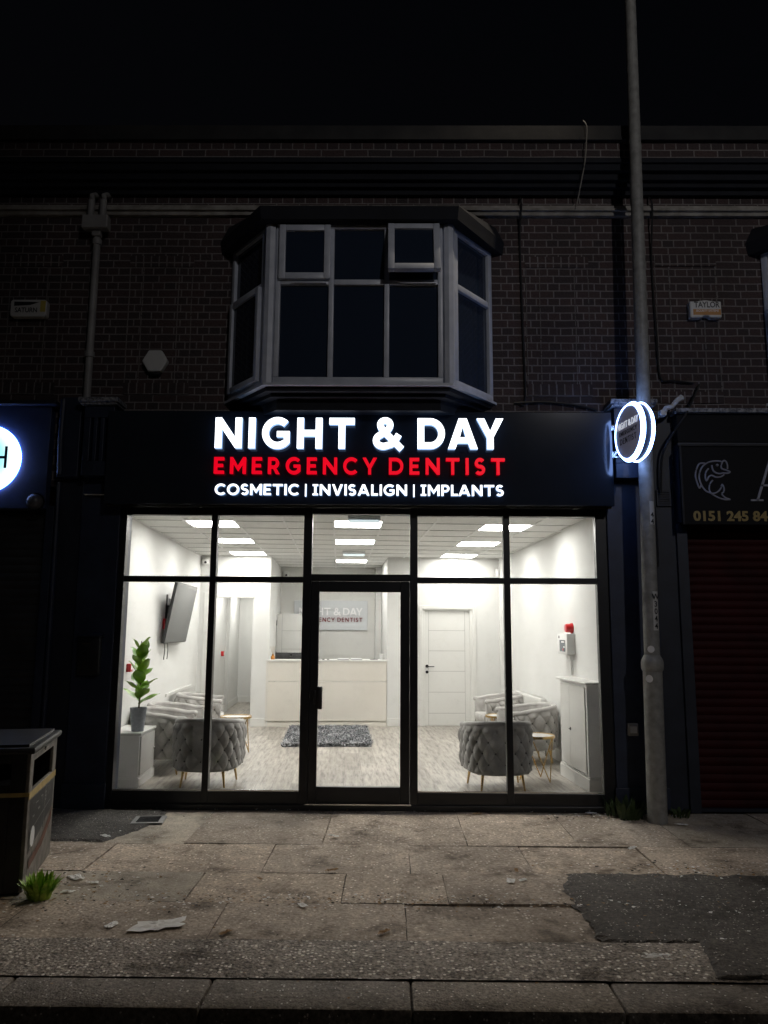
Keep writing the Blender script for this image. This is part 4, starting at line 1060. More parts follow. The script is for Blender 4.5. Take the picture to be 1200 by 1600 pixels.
b = MB(); b.lathe([(.062, 0), (.062, .002)], 20, Matrix.Translation((.004, .17, .305)) @ Matrix.Rotation(PI / 2, 4, 'Y')); sub(pn, b, 'sticker', 'white_letter')
b = MB(); b.add([(.0045, .1, .17), (.0045, .45, .22), (.0045, .75, .33), (.0045, .8, .36), (.0045, .78, .27), (.0045, .5, .17), (.0045, .12, .12)], [(0, 1, 2, 3, 4, 5, 6)]); b.build('rust_stain', 'bin_rust', lb)
b = MB(); b.box(-W_ + .1, -.12, .1, D_ - .12, .04, .5); b.rbox(-.4, -.1, .15, .5, .5, .6, .03); b.build('inner_liner', 'bin_black', lb)
b = MB(); b.lathe([(.012, 0), (.012, .004)], 12, Matrix.Translation((.002, .42, .805)) @ Matrix.Rotation(PI / 2, 4, 'Y')); b.build('lock', 'chrome', lb)

def weed(name, label, loc, n, h, spread, mt, wleaf=.012):
    b = MB()
    for i in range(n):
        a = random.uniform(0, 2 * PI); r0 = spread * math.sqrt(random.random()) * .55; lean = random.uniform(.05, .75)
        hh = h * random.uniform(.45, 1); w = wleaf * random.uniform(.6, 1.4); seg = 4
        base = Vector((r0 * math.cos(a) , r0 * math.sin(a), 0)); d = Vector((math.cos(a), math.sin(a), 0)); s = Vector((-d.y, d.x, 0))
        vs = []
        for k in range(seg + 1):
            t = k / seg; p = base + d * lean * hh * t ** 1.5 * .8 + Vector((0, 0, hh * (t - .35 * lean * t * t)))
            ww = w * (math.sin(PI * min(1, t * .85 + .15)) ** .7 if k < seg else .05) * (1 + .35 * (k % 2))
            vs += [p - s * ww, p + s * ww + Vector((0, 0, .2 * ww))]
        b.add(vs, [(2 * k, 2 * k + 1, 2 * k + 3, 2 * k + 2) for k in range(seg)])
    o = b.build(name, mt, fix=False); o.location = loc
    return tag(o, label, 'weed')
weed('weed_clump', 'bright green weed clump growing at the foot of the litter bin', (-2.09, -2.40, 0), 260, .16, .12, 'weed_green', .011)
weed('weed_clump', 'dark ragged weeds growing between the shop corner and the lamp post', (2.08, -.18, 0), 110, .2, .3, 'dark_ivy', .014)
weed('weed_clump', 'few small dark weeds against the dark column beyond the lamp post', (2.55, -.14, 0), 30, .09, .2, 'dark_ivy', .012)

hc = thing('drain_cover', 'small square metal drain cover in the slab at the left of the window', 'drain cover', (-2.02, -.48, .006), .12)
b = MB(); b.rbox(-.13, .13, -.13, .13, -.02, .008, .003); b.build('plate', 'lamp_post', hc)
b = MB()
for i in range(5): b.box(-.09, .09, -.085 + i * .04, -.07 + i * .04, .008, .013)
b.build('rib', 'black_stone', hc)

def scrap(x, y, s, label, mt='paper', ang=None, name='paper_scrap', cat='litter', asp=.6):
    """torn flat bit: ragged outline, creased surface"""
    b = MB(); n = 22; rings = 4
    if cat == 'leaf': rim = [abs(math.sin(PI * i / n * 2)) * .0 + (.45 + .55 * abs(math.cos(PI * 2 * i / n)) ** 1.5) * random.uniform(.85, 1.05) for i in range(n)]
    else:
        rim = []
        for i in range(n):
            a = 2 * PI * i / n; c, sn = abs(math.cos(a)), abs(math.sin(a))
            rim.append(min(1 / max(c, .01), 1 / max(sn, .01), 1.3) * random.uniform(.7, 1.02))
    vs = [(0, 0, random.uniform(.004, .012))]
    lift = min(s * .1, .008)
    for k in range(1, rings + 1):
        for i in range(n):
            a = 2 * PI * i / n; r = rim[i] * k / rings
            sk = .35 * r * math.sin(a) * asp
            vs.append((s * r * math.cos(a) + s * sk, s * asp * r * math.sin(a), random.uniform(0, lift) + (lift * (k / rings) ** 2 * random.random() if cat == 'leaf' else 0)))
    fs = [(0, 1 + i, 1 + (i + 1) % n) for i in range(n)]
    for k in range(rings - 1):
        for i in range(n):
            if random.random() < .06 and k == rings - 2: continue
            o = 1 + k * n; fs.append((o + i, o + n + i, o + n + (i + 1) % n, o + (i + 1) % n))
    b.add(vs, fs)
    o = b.build(name, mt, fix=False)
    o.location = (x, y, .010); o.rotation_euler = (0, 0, ang if ang is not None else random.uniform(0, 6.28))
    return tag(o, label, cat)
scrap(-1.25, -2.83, .16, 'large flattened white paper in front of the shop left of centre', ang=.35, asp=.5)
scrap(-1.5, -2.83, .05, 'small torn paper left of the large flattened white paper')
scrap(1.34, -3.19, .085, 'crumpled white wrapper on the coarse strip by the kerb', ang=-.2, asp=.45)
scrap(1.74, -3.01, .06, 'white tissue on the dark tarmac patch at the right')
scrap(.79, -2.02, .05, 'white paper bit left of the right tarmac patch')
scrap(.87, -2.0, .035, 'smallest white paper bit beside the right tarmac patch')
scrap(-.43, -.95, .055, 'pale dead leaf standing on the slab before the door', 'paper', name='dead_leaf', cat='leaf')
scrap(-.38, -1.83, .05, 'tan dead leaf on the second row of slabs before the door', 'leaf_litter', name='dead_leaf', cat='leaf')
scrap(-.83, -2.02, .035, 'tan dead leaf left of the door on the second slab joint', 'leaf_litter', name='dead_leaf', cat='leaf')
scrap(.86, -1.8, .045, 'pale dead leaf below the middle of the right window', 'leaf_litter', name='dead_leaf', cat='leaf')
scrap(1.82, -1.22, .06, 'white paper strip on the sunken slab edge below the right window', asp=.35)
scrap(.78, -.16, .05, 'brown cardboard piece lying against the shop front sill', 'leaf_litter', asp=.5)
scrap(-.86, -2.93, .05, 'orange brown leaf near the coarse strip left of centre', 'leaf_litter', name='dead_leaf', cat='leaf')
scrap(-.02, -2.9, .05, 'orange brown leaf near the coarse strip in the middle', 'leaf_litter', name='dead_leaf', cat='leaf')
scrap(-2.02, -2.02, .07, 'white crumpled wrapper right of the green weed clump')
scrap(-1.96, -2.3, .045, 'pinkish torn wrapper in front of the green weed clump')
scrap(-1.86, -2.12, .028, 'round white carton lid on the slab near the litter bin', asp=.9)
scrap(-2.2, -1.0, .05, 'white paper on the dark tarmac patch left of the window')
scrap(2.45, -.5, .06, 'white paper in the dark corner right of the lamp post', asp=.4)
scrap(1.8, -.1, .05, 'white paper lying near the weeds by the lamp post', asp=.5)
scrap(-.5, -2.5, .04, 'white paper bit on the soil line before the door')
# fine debris nobody could count
b = MB()
def debris(n, fx_, smin, smax):
    for i in range(n):
        x, y = fx_(); s = random.uniform(smin, smax); a = random.uniform(0, 6.28); z = .006 + random.uniform(0, .006)
        pts = [(x + s * math.cos(a + k * 1.57) * random.uniform(.5, 1), y + s * .7 * math.sin(a + k * 1.57) * random.uniform(.5, 1), z + random.uniform(0, s * .5)) for k in range(4)]
        b.cur = random.choices((0, 1, 2), (5, 5, 4))[0]
        b.add(pts, [(0, 1, 2, 3)])
debris(620, lambda: (random.uniform(-3, 3.2), random.uniform(-3.7, -.1)), .005, .014)
debris(700, lambda: (random.gauss(-.2, 1.1), random.gauss(-2.42, .09)), .005, .018)
debris(300, lambda: (random.gauss(-2.0, .25), random.gauss(-2.2, .3)), .005, .02)
debris(260, lambda: (random.gauss(2.2, .45), random.gauss(-1.75, .1)), .006, .02)
debris(240, lambda: (random.uniform(-2.6, 2.3), -.05 + random.gauss(0, .04)), .005, .016)
debris(160, lambda: (random.gauss(1.9, .25), random.gauss(-.2, .1)), .006, .02)
tag(b.build('ground_litter', ['paper', 'leaf_litter', 'dirt'], fix=False), kind='stuff')
b = MB()
for i in range(420):
    x, y = random.uniform(-3, 3), random.uniform(-4.3, -3.78); s = random.uniform(.008, .04); a = random.uniform(0, 6.28)
    b.cur = random.choices((0, 1, 2), (1, 6, 5))[0]
    b.add([(x + s * math.cos(a + k * 1.57) * random.uniform(.4, 1), y + s * .7 * math.sin(a + k * 1.57) * random.uniform(.4, 1), -.108 + random.uniform(0, s)) for k in range(4)], [(0, 1, 2, 3)])
tag(b.build('gutter_leaves', ['paper', 'leaf_litter', 'dirt'], fix=False), kind='stuff')

# ================================================================== INSIDE THE SHOP
def room_thing(name, label, cat, u, v, z=0.0, rot=0.0, group=None): return thing(name, label, cat, rw(u, v, z), TH + rot, group)

# ceiling light panels
names = {1: 'left', 4: 'middle', 7: 'right'}; order = ['front', 'second', 'rear']
cl = room_thing('ceiling_light', 'x', 'ceiling light', 0, 0, CZ, 0, 'square light panels in the suspended ceiling')
b = MB(); b.box(-.275, .275, -.282, .282, .006, .02); b.build('diffuser', 'light_panel', cl)
b = MB(); b.box(-.295, -.275, -.3, .3, -.003, .02); b.box(.275, .295, -.3, .3, -.003, .02); b.box(-.275, .275, -.3, -.282, -.003, .02); b.box(-.275, .275, .282, .3, -.003, .02); b.build('frame', 'tee_bar', cl)
for i, (ci, v) in enumerate(LIGHTS):
    u = (cols_u[ci] + cols_u[ci + 1]) / 2
    lab = '%s square lit ceiling panel in the %s column seen through the shop window' % (order[i % 3], names[ci])
    if i == 0: cl.location = rw(u, v + .3, CZ); cl['label'] = lab
    else: place(cl, rw(u, v + .3, CZ), TH, lab)
cc = room_thing('corridor_light', 'lit square panel in the corridor ceiling beyond the opening', 'ceiling light', -2.3, 7.4, 2.498)
b = MB(); b.box(-.28, .28, -.45, .45, -.012, 0); b.build('diffuser', 'corridor_panel', cc)

place(cc, rw(-2.3, 9.5, 2.498), TH, 'added unseen panel brightening the far end of the corridor')  # second panel added out of view to brighten the corridor

# emergency light boxes under the ceiling
def elight(u, v, w, label):
    t = room_thing('emergency_light', label, 'emergency light', u, v, CZ, 0, 'slim grey boxes under the ceiling')
    b = MB(); b.rbox(-w / 2, w / 2, -.05, .05, -.055, -.003, .008); b.build('housing', 'grey_plastic', t, smooth=True)
    b = MB(); b.rbox(-w / 2 + .01, w / 2 - .01, -.045, .045, -.08, -.056, .008); b.build('lens', 'lit_lens', t, smooth=True)
elight(-.21, 1.2, .36, 'slim grey emergency light nearest the glass above the door')
elight(-.25, 5.1, .36, 'slim grey emergency light further back between the middle ceiling panels')

# security cameras and sensor
def cctv(u, v, z, rot, label):
    t = room_thing('security_camera', label, 'camera', u, v, z, rot, 'white dome cameras below the ceiling')
    b = MB(); b.rbox(-.06, .06, -.05, .0, -.06, .06, .012); b.build('mount', 'white_plastic', t, smooth=True)
    b = MB(); b.ball((0, -.075, -.015), .058, 12); b.build('dome', 'white_plastic', t, smooth=True)
    b = MB(); b.ball((.012, -.125, -.03), .022, 8); b.build('lens', 'black_plastic', t, smooth=True)
cctv(-2.77, VB - .0, 2.76, .0, 'white security camera in the left rear ceiling corner of the waiting room')
cctv(-1.56, VA - .0, 2.72, .0, 'white security camera in the alcove corner above the open door')
t = room_thing('motion_sensor', 'small white motion sensor high in the right rear corner', 'sensor', 2.27, VB - .05, 2.6)
b = MB(); b.rbox(-.03, .03, -.05, .0, -.07, .07, .012); b.build('casing', 'white_plastic', t, smooth=True)
b = MB(); b.ball((0, -.05, -.01), .02, 8, (1, .5, 1.4)); b.build('lens', 'grey_plastic', t, smooth=True)

# reception counter
rc = room_thing('reception_counter', 'plain cream reception counter with panelled front at the back of the room', 'counter', -.67, VB)
b = MB(); b.box(-1.0, 1.02, .0, .03, .085, .735); b.box(-1.0, 1.02, .0, .03, .741, 1.07); b.box(-1.018, -1.003, -.006, .55, 0, 1.07); b.box(1.0215, 1.026, -.006, .55, 0, 1.07); b.build('front_panel', 'cream_panel', rc, bevel=.002)
b = MB(); b.box(-1.003, 1.02, .035, .05, 0, .085); b.box(-1.003, 1.02, .004, .034, 0.0, .065); b.build('plinth', 'cream_panel', rc)
b = MB(); b.box(-1.022, 1.028, -.015, .4, 1.071, 1.097); b.build('counter_top', 'white_gloss', rc, bevel=.003)
b = MB(); b.box(-1.0, 1.0, .4, .9, .72, .75); b.box(-1.0, -.97, .4, .88, 0, .72); b.box(.97, 1.0, .4, .88, 0, .72); b.build('desk', 'white_gloss', rc)
mo = room_thing('computer_monitor', 'dark grey monitor back rising above the left end of the counter', 'monitor', -1.33, 6.75, .75)
b = MB(); b.rbox(-.26, .26, -.03, .0, .13, .455, .01); b.build('screen_back', 'grey_dark' if 'grey_dark' in MATS else 'black_plastic', mo, smooth=True)
b = MB(); b.lathe([(.03, 0), (.03, .003), (.024, .003), (.024, 0)], 20, Matrix.Translation((.02, -.03, .405)) @ Matrix.Rotation(PI / 2, 4, 'X')); b.build('emblem', 'chrome', mo)
b = MB(); b.box(-.02, .02, -.01, .02, .01, .2); b.rbox(-.11, .11, -.08, .09, 0, .012, .004); b.build('stand', 'black_plastic', mo)
rd = room_thing('reed_diffuser', 'small amber reed diffuser bottle at the left end of the counter', 'diffuser', -1.6, 6.36, 1.097)
b = MB(); b.lathe([(.03, 0), (.034, .01), (.034, .05), (.016, .065), (.014, .09), (.0005, .09)], 16); b.build('bottle', 'amber', rd, smooth=True)
b = MB()
for a in (-.25, -.1, .05, .2):
    b = MB(); b.tube([(0, 0, .06), (.18 * a, .05 * a, .22)], .002, 5); b.build('reed', 'reed', rd)
def tray(u, label):
    t = room_thing('leaflet_tray', label, 'tray', u, 6.33, 1.097, 0, 'leaflet trays on the counter')
    b = MB(); b.rbox(-.1, .1, -.07, .07, 0, .01, .004); b.build('base', 'black_plastic', t)
    b = MB(); b.box(-.092, .092, -.066, .066, .0105, .022)
    b.build('leaflet_stack', 'white_letter', t)
tray(-.39, 'left of the two low leaflet trays on the counter'); tray(-.165, 'right of the two low leaflet trays on the counter')
cp = room_thing('paper_cup', 'white cup standing at the right end of the counter', 'cup', .27, 6.34, 1.097)
b = MB(); b.lathe([(.032, 0), (.038, .1), (.04, .105), (.036, .1), (.031, .006), (.0005, .006)], 20); b.build('cup', 'white_plastic', cp, smooth=True)
pn_ = room_thing('pen', 'dark pen lying beside the white cup on the counter', 'pen', .14, 6.3, 1.1); b = MB(); b.tube([(-.07, 0, .005), (.07, 0.01, .005)], .005, 6); b.build('barrel', 'black_plastic', pn_)
st_ = room_thing('card_reader', 'tiny dark object on the counter left of the leaflet trays', 'stationery', -.69, 6.3, 1.097); b = MB(); b.rbox(-.06, -.02, -.02, .02, 0, .014, .004); b.rbox(.02, .06, -.02, .02, 0, .012, .004); b.build('clips', 'black_plastic', st_)

# board on the alcove wall
ws = room_thing('wall_sign', 'grey name board with white outlined and dark red raised letters behind the counter', 'wall sign', -.64, VA, 1.895)
b = MB(); b.rbox(-.74, .74, -.035, -.004, -.295, .295, .004); b.build('board', 'grey_board', ws)
def wl_(body, wd, ht, z, mts, w, gap, space, dep, lab):
    o = lettering(body, ht, wd, w, gap, dep, 'lettering', mts, ws, M=Matrix.Translation((-wd / 2, -.038, z)), space=space); o['label'] = lab
wl_('NIGHT & DAY', 1.28, .15, .0, ('white_wall_letter' if 'white_wall_letter' in MATS else 'white_letter', 'white_letter'), .2, .14, .27, .03, 'white raised letters')
wl_('EMERGENCY DENTIST', 1.28, .085, -.13, ('dark_red_letter',), .17, .27, .42, .02, 'dark red raised letters')

# rug
rg = MB()
for i in range(15000):
    x, y = random.uniform(-.62, .62), random.uniform(-1.08, 1.08); a = random.uniform(0, 6.28); L = random.uniform(.03, .06); h = random.uniform(.02, .045)
    p = Vector((x, y, .008)); q = p + Vector((L * math.cos(a), L * math.sin(a), h)); s = Vector((-math.sin(a), math.cos(a), 0)) * .008
    rg.add([p - s, p + s, q + s * .6, q - s * .6], [(0, 1, 2, 3)])
rr = room_thing('shaggy_rug', 'grey and white shaggy rug on the floor before the counter', 'rug', -.615, 4.92)
rg.build('pile', 'shag', rr, fix=False)
b = MB(); b.rbox(-.62, .62, -1.08, 1.08, 0, .012, .004); b.build('backing', 'shag', rr)

# tub chairs
def make_chair(label, mt, u, v, rot, group):
    t = room_thing('tub_chair', label, 'armchair', u, v, 0, rot, group)
    hw, dp = .335, .31                      # half width, half depth; opening faces +y
    ZB, TOPB, TOPF = .165, .665, .595
    arm = .26                               # straight arm length
    def path(s):
        # s 0..1 around the outside: right arm front -> back -> left arm front ; superellipse back
        Ls = arm; Lb = PI * (hw + (dp + .05)) / 2 * .98; T_ = 2 * Ls + Lb; d = s * T_
        yb = .31 - arm
        if d < Ls: p = (hw, .31 - d); n = (1, 0)
        elif d > Ls + Lb: p = (-hw, yb + (d - Ls - Lb)); n = (-1, 0)
        else:
            a = (d - Ls) / Lb * PI
            ca, sa = math.cos(a), math.sin(a)
            e = .78
            p = (hw * math.copysign(abs(ca) ** e, ca), yb - (yb + .315) * abs(sa) ** e); 
            n = Vector((ca / hw, -sa / .38)).normalized()
        return p, n, d, T_
    _, _, _, TL = path(0)
    def topz(s): 
        k = math.sin(PI * min(max((s - .06) / .88, 0), 1)) ** .8
        return TOPF + (TOPB - TOPF) * k
    ncol = 11; nrow = 4.6
    def outer(a, c):
        (x, y), n, d, T_ = path(a); z0 = ZB; z1 = topz(a); z = z0 + (z1 - z0) * c
        A = d / T_ * ncol + (z - ZB) / .5 * nrow / 2 * 1.0; B = d / T_ * ncol - (z - ZB) / .5 * nrow / 2 * 1.0
        da = abs(A - round(A)); db = abs(B - round(B))
        fade = min(1, (1 - c) / .12) * min(1, c / .06)
        puff = (min(da, .5) * 2 * min(db, .5) * 2) ** .35
        btn = math.exp(-((da * 7) ** 2 + (db * 7) ** 2))
        dsp = (.032 * puff - .012 * btn) * fade + .002
        taper = 1 - .05 * (1 - c) ** 2
        rnd = -.02 * max(0, 1 - c / .06) ** 2
        return (x * taper + n[0] * (dsp + rnd), y * taper + n[1] * (dsp + rnd), z)
    b = MB(); b.grid(outer, 200, 64)
    b.cur = 1                                     # deep buttons where the creases cross
    for k in range(1, 40):
        for j in range(0, 6):
            z = ZB + j * .5 / nrow + (.5 / nrow if 0 else 0)
            if not (ZB + .05 < z < .57): continue
            s0 = (k / 2 if j % 2 else k) ; 
            off = ((z - ZB) / .5 * nrow / 2) % 1.0
            sA = (k - off) / ncol
            if not .03 < sA < .97: continue
            (x, y), n, d, T_ = path(sA)
            b.ball((x + n[0] * .004, y + n[1] * .004, z), .0085, 5)
    b.cur = 0
    sh_ = b.build('shell', [mt, 'button_grey'], t, smooth=True, fix=False)
    # rolled rim
    pts = []; 
    for i in range(61):
        s = i / 60; (x, y), n, d, T_ = path(s); pts.append((x - n[0] * .028, y - n[1] * .028, topz(s) + .004))
    rim = MB(); rim.tube(pts, .036, 10); rim.ball(pts[0], .036, 8); rim.ball(pts[-1], .036, 8)
    sub(sh_, rim, 'rim', mt, smooth=True)
    pp = MB(); pp.tube([(p[0] * 1.075, p[1] * 1.075 if p[1] < 0 else p[1], p[2] - .022) for p in pts], .006, 6); sub(sh_, pp, 'piping', mt, smooth=True)
    def inner(a, c):
        (x, y), n, d, T_ = path(a); z = .30 + (topz(a) - .30) * c
        k = .075 + .02 * (1 - c)
        A = d / T_ * ncol + (z - .3) / .5 * nrow / 2; B = d / T_ * ncol - (z - .3) / .5 * nrow / 2
        da = abs(A - round(A)); db = abs(B - round(B))
        puff = (min(da, .5) * 2 * min(db, .5) * 2) ** .35 * min(1, (1 - c) / .15)
        return (x - n[0] * (k + .012 * puff), y - n[1] * (k + .012 * puff), z)
    b = MB(); b.grid(inner, 120, 30); b.build('inner_back', mt, t, smooth=True, fix=False)
    b = MB()
    for sx in (1, -1): b.rbox(sx * .335 - (.075 if sx > 0 else 0), sx * .335 + (.075 if sx < 0 else 0), .285, .322, ZB, .6, .014)
    b.build('arm_front', mt, t, smooth=True)
    b = MB(); b.rbox(-.262, .262, -.2, .35, .30, .415, .035); b.build('seat_cushion', mt, t, smooth=True)
    b = MB(); b.rbox(-.27, .27, -.22, .315, ZB, .30, .012); b.build('seat_base', mt, t, smooth=True)
    for (x, y, sx, sy) in ((-.2, -.17, -1, -1), (.2, -.17, 1, -1), (-.25, .22, -1, 1), (.25, .22, 1, 1)):
        lg = MB(); lg.tube([(x, y, ZB + .01), (x + .025 * sx, y + .03 * sy, 0)], [.017, .009], 12); lg.build('leg', 'gold', t, smooth=True)
    return t
CH = 'velvet tub chairs in the waiting room'
c1 = make_chair('grey buttoned tub chair seen from behind in the left window', 'velvet', -1.835, 1.24, -.04, CH)
place(c1, rw(1.2, .97), TH + .04, 'grey buttoned tub chair seen from behind in the right window')
c3 = make_chair('grey tub chair against the left wall right behind the white cupboard', 'velvet_lit', -2.5, 2.06, -PI / 2, CH)
place(c3, rw(-2.5, 2.74), TH - PI / 2, 'grey tub chair in the middle of the three along the left wall')
place(c3, rw(-2.46, 4.25), TH - PI / 2 + .1, 'grey tub chair furthest back along the left wall beside the glass table')
place(c3, rw(1.94, 2.62), TH + PI / 2 + .12, 'grey tub chair at the right wall beside the tall white cabinet')
place(c3, rw(1.93, 4.28), TH + PI / 2 + .1, 'grey tub chair at the right wall beside the white radiator')

# gold side tables
def make_table(label, u, v):
    t = room_thing('side_table', label, 'side table', u, v, 0, 0, 'round gold side tables')
    b = MB(); b.lathe([(.195, .455), (.203, .455), (.203, .482), (.195, .482), (.195, .455)], 40); b.build('rim', 'gold', t, smooth=True)
    b = MB(); b.lathe([(.0005, .466), (.1945, .466), (.1945, .474), (.0005, .474)], 40); b.build('table_top', 'marble', t)
    for k in range(3):
        a = 2 * PI * k / 3 + .5
        lg = MB()
        for s in (-1, 1):
            a2 = a + s * 1.05
            lg.tube([(.19 * math.cos(a), .19 * math.sin(a), .006), (.185 * math.cos(a2), .185 * math.sin(a2), .458)], .006, 8)
        lg.build('leg', 'gold', t, smooth=True)
    return t
t1 = make_table('round marble topped gold table beside the left chairs', -1.80, 3.25)
place(t1, rw(1.70, 1.36), TH + .6, 'round gold wire table between the front right chair and the tall cabinet')
place(t1, rw(1.72, 3.35), TH + .2, 'round gold table between the two chairs at the right wall')

# low cupboard with the plant
cb_ = room_thing('low_cupboard', 'low white cupboard inside the left corner of the shop window', 'cupboard', -2.68, 1.4)
b = MB(); b.box(-.145, .175, -.33, .33, .0, .515); b.build('carcass', 'white_matt', cb_, bevel=.004)
b = MB(); b.rbox(-.15, .2, -.355, .355, .516, .542, .005); b.build('cupboard_top', 'white_gloss', cb_)
b = MB(); b.box(-.15, .192, -.347, .347, .0, .085); b.box(-.15, .187, -.342, .342, .085, .098); b.build('plinth', 'white_matt', cb_, bevel=.003)
b = MB(); b.box(.1755, .19, -.3, .3, .115, .5); dd = b.build('cupboard_door', 'white_gloss', cb_, bevel=.003)
b = MB(); b.ball((.205, .24, .31), .014, 8); b.tube([(.19, .24, .31), (.205, .24, .31)], .005, 6); sub(dd, b, 'knob', 'chrome', smooth=True)
pl_ = room_thing('rubber_plant', 'glossy green rubber plant in a grey pot on the low white cupboard', 'plant', -2.565, 1.22, .542)
b = MB(); b.lathe([(.06, .0), (.062, .0), (.086, .235), (.09, .24), (.082, .24), (.08, .21), (.0005, .21)], 28); b.build('pot', 'pot_grey', pl_, smooth=True)
b = MB(); b.lathe([(.079, .211), (.04, .218), (.0005, .22)], 20); b.build('soil', 'soil', pl_)
b = MB(); b.tube([(0, 0, .2), (.01, .005, .45), (-.01, .0, .7), (-.005, .0, .93)], [.009, .008, .007, .004], 8); b.build('stem', 'stem', pl_, smooth=True)
lf = MB()
def leaf(p, a, el, L, w, droop):
    d = Vector((math.cos(a) * math.cos(el), math.sin(a) * math.cos(el), math.sin(el))); s = Vector((-math.sin(a), math.cos(a), 0)); up = s.cross(d) * -1
    if up.z < 0: up = -up
    def fn(i, j):
        t = j; x = (i - .5) * 2
        ww = w * math.sin(PI * (t * .93 + .03) ** .82) ** .75
        q = p + d * L * t - Vector((0, 0, 1)) * droop * L * t * t + s * ww * x + up * (.28 * ww * abs(x) ** 1.3) + up * .006 * math.sin(9 * t + x)
        return tuple(q)
    lf.grid(fn, 7, 10)
random.seed(21)
for k in range(19):
    z = .27 + .56 * k / 18; a = k * 2.4 + .5; top = k / 18
    leaf(Vector((0, 0, z)), a, .62 + .5 * top + random.uniform(-.12, .12), .25 - .04 * top + random.uniform(-.02, .02), .074 - .012 * top, .12)
lf.build('foliage', 'rubber_leaf', pl_, smooth=True, fix=False)

# television on the left wall
tv = room_thing('television', 'large dark television tilted down on a bracket on the left wall', 'television', UL, 3.82, 1.82)
TT = Matrix.Translation((.16, 0, .0)) @ Matrix.Rotation(math.radians(10.0), 4, 'Y')
b = MB(); b.rbox(-.02, .018, -.725, .725, -.41, .41, .006, TT); b.build('casing', 'black_plastic', tv)
b = MB(); b.box(.0185, .0205, -.715, .715, -.395, .4, TT); b.build('screen', 'tv_screen', tv)
b = MB(); b.box(-.02, .02, -.15, .15, -.2, .2); b.box(.0, .03, -.3, -.24, -.25, .25); b.box(.0, .03, .24, .3, -.25, .25); b.tube([(0, -.1, .05), (.12, -.2, .05), (.14, -.05, .02)], .015, 6); b.box(.02, .1, -.33, -.29, -.3, .1)
b.build('wall_bracket', 'black_metal', tv)
b = MB()
for y in (-.5, -.3):
    b = MB(); b.tube([(.06, y, -.38), (.07, y, -.5), (.065, y - .01, -.62)], .005, 6); b.build('lead', 'cable', tv)
b = MB(); b.box(.03, .06, -.5, -.38, -.22, -.08); b.build('red_tag', 'red_plastic', tv)

def callpoint(u, v, z, rot, label):
    t = room_thing('fire_call_point', label, 'fire alarm', u, v, z, rot, 'red fire call points')
    b = MB(); b.rbox(-.045, .045, -.05, .0, -.045, .045, .006); b.build('casing', 'red_plastic', t, smooth=True)
    b = MB(); b.box(-.024, .024, -.052, -.05, -.02, .026); b.build('window', 'white_letter', t)
callpoint(UL + .018, 1.7, 1.17, PI / 2, 'red fire call point on the left wall behind the plant')
callpoint(-2.72, 8.0, 1.14, PI / 2, 'red fire call point on the corridor wall beyond the opening')
t = room_thing('wall_socket', 'small white wall socket low on the left wall behind the chairs', 'socket', UL + .0, 4.6, .62, PI / 2)
b = MB(); b.rbox(-.075, .075, -.012, 0, -.045, .045, .004); b.build('plate', 'white_plastic', t)
t = room_thing('chair_rail_trunking', 'white trunking along the left wall above the chairs', 'trunking', UL, 4.7, .70)
b = MB(); b.box(.0, .03, -.95, .95, -.02, .02); b.build('cover', 'white_gloss', t)

# right wall: radiator, fire panel, tall cabinet
ra = room_thing('radiator', 'white panel radiator on the right wall behind the chairs', 'radiator', UR, 3.85, .2)
b = MB(); b.rbox(-.11, -.03, -.8, .8, .0, .52, .012)
for i in range(30): b.box(-.114, -.11, -.76 + i * .052, -.735 + i * .052, .03, .49)
b.build('panel', 'white_gloss', ra, smooth=True)
b = MB()
for i in range(40): b.box(-.1, -.04, -.78 + i * .04, -.775 + i * .04, .521, .528)
b.build('top_grille', 'white_gloss', ra)
b = MB(); b.lathe([(.022, 0), (.022, .035)], 12, Matrix.Translation((-.07, -.8, .43)) @ Matrix.Rotation(PI / 2, 4, 'X')); b.tube([(-.07, -.84, .03), (-.07, -.84, -.2)], .008, 6); b.tube([(-.07, -.84, .03), (-.07, -.79, .03)], .012, 6); b.build('valve', 'black_plastic', ra)
fp = room_thing('fire_alarm_panel', 'white fire alarm control panel with grey display on the right wall', 'fire alarm', UR - .03, 1.92, 1.455)
b = MB(); b.rbox(-.1, 0, -.2, .2, -.12, .12, .006); b.build('casing', 'white_plastic', fp, smooth=True)
b = MB(); b.box(-.1025, -.1, -.13, .1, -.09, .045); ds = b.build('display', 'lcd', fp)
b = MB(); b.box(-.104, -.1028, -.1, .02, .015, .03); b.box(-.104, -.1028, -.12, -.06, -.04, -.03); sub(ds, b, 'readout', 'white_letter')
b = MB(); b.lathe([(.013, 0), (.013, .006)], 10, Matrix.Translation((-.102, -.05, -.065)) @ Matrix.Rotation(-PI / 2, 4, 'Y')); sub(ds, b, 'button', 'red_plastic')
b = MB(); b.box(-.1028, -.1, .1, .14, .065, .095); b.build('lock', 'black_plastic', fp)
bl = room_thing('fire_sounder', 'red fire sounder above the white control panel on the right wall', 'fire alarm', UR - .03, 1.82, 1.64)
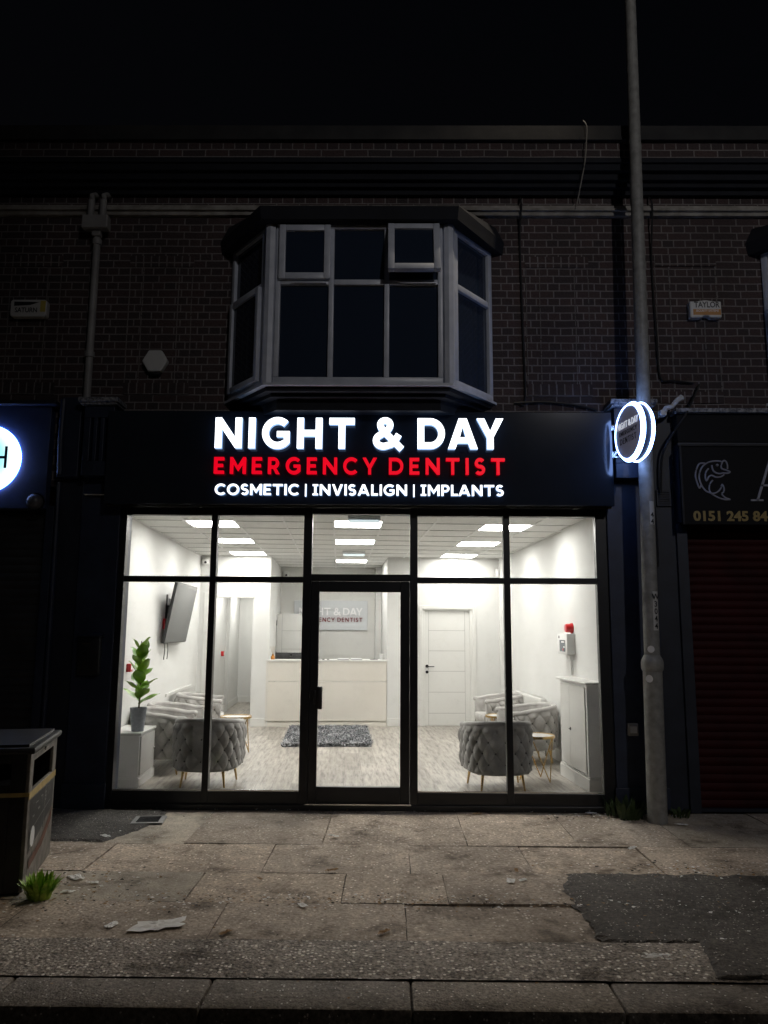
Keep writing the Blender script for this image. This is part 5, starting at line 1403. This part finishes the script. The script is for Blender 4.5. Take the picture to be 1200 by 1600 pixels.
b = MB(); T2 = Matrix.Rotation(-PI / 2, 4, 'Y'); b.lathe([(.055, 0), (.058, .02), (.05, .035), (.05, .07), (.044, .085), (.0005, .088)], 24, T2)
b.build('sounder', 'red_plastic', bl, smooth=True)
b = MB(); b.lathe([(.06, 0), (.06, .012)], 20, T2); b.box(-.02, 0, -.01, .01, -.07, -.05); b.build('base', 'red_plastic', bl)
cd_ = room_thing('conduit', 'white conduit running from the fire panel down to the tall cabinet', 'conduit', UR - .03, 1.84, 1.1)
b = MB(); b.tube([(-.02, 0, 0), (-.02, 0, .235)], .013, 8); b.build('pipe', 'white_plastic', cd_, smooth=True)
b = MB(); b.rbox(-.045, .0, -.03, .03, .17, .225, .004); b.build('clip_box', 'white_plastic', cd_)
tc_ = room_thing('tall_cabinet', 'tall white meter cabinet with two doors at the right end of the window', 'cabinet', 2.165, 1.18)
b = MB(); b.box(-.09, .112, -.5, .5, .0, 1.06); b.build('carcass', 'white_matt', tc_, bevel=.004)
b = MB(); b.rbox(-.13, .112, -.545, .545, 1.061, 1.085, .008); b.build('cabinet_top', 'white_gloss', tc_)
b = MB(); b.box(-.108, .112, -.52, .52, .0, .13); b.box(-.1, .112, -.512, .512, .13, .15); b.build('plinth', 'white_gloss', tc_, bevel=.004)
for (y0, y1) in ((-.44, .098), (.102, .45)):
    b = MB(); b.box(-.108, -.091, y0, y1, .17, 1.03); dd = b.build('cabinet_door', 'white_gloss', tc_, bevel=.002)
b = MB(); b.box(-.112, -.108, .06, .09, .545, .575); b.box(-.13, -.112, .04, .075, .555, .562); sub(dd, b, 'latch', 'black_metal')
b = MB(); b.box(-.1, -.09, -.5, -.45, .15, 1.06); b.build('corner_bead', 'white_gloss', tc_, bevel=.003)
dm = room_thing('door_stop', 'white wedge on the floor just inside the window right of the door', 'door stop', .33, .35)
b = MB(); b.add([(0, -.05, 0), (.03, -.05, 0), (.03, .12, 0), (0, .12, 0), (0, -.05, .1), (.03, -.05, .1)], [(0, 1, 2, 3), (0, 4, 5, 1), (4, 3, 2, 5), (0, 3, 4), (1, 5, 2)]); b.build('wedge', 'white_plastic', dm)
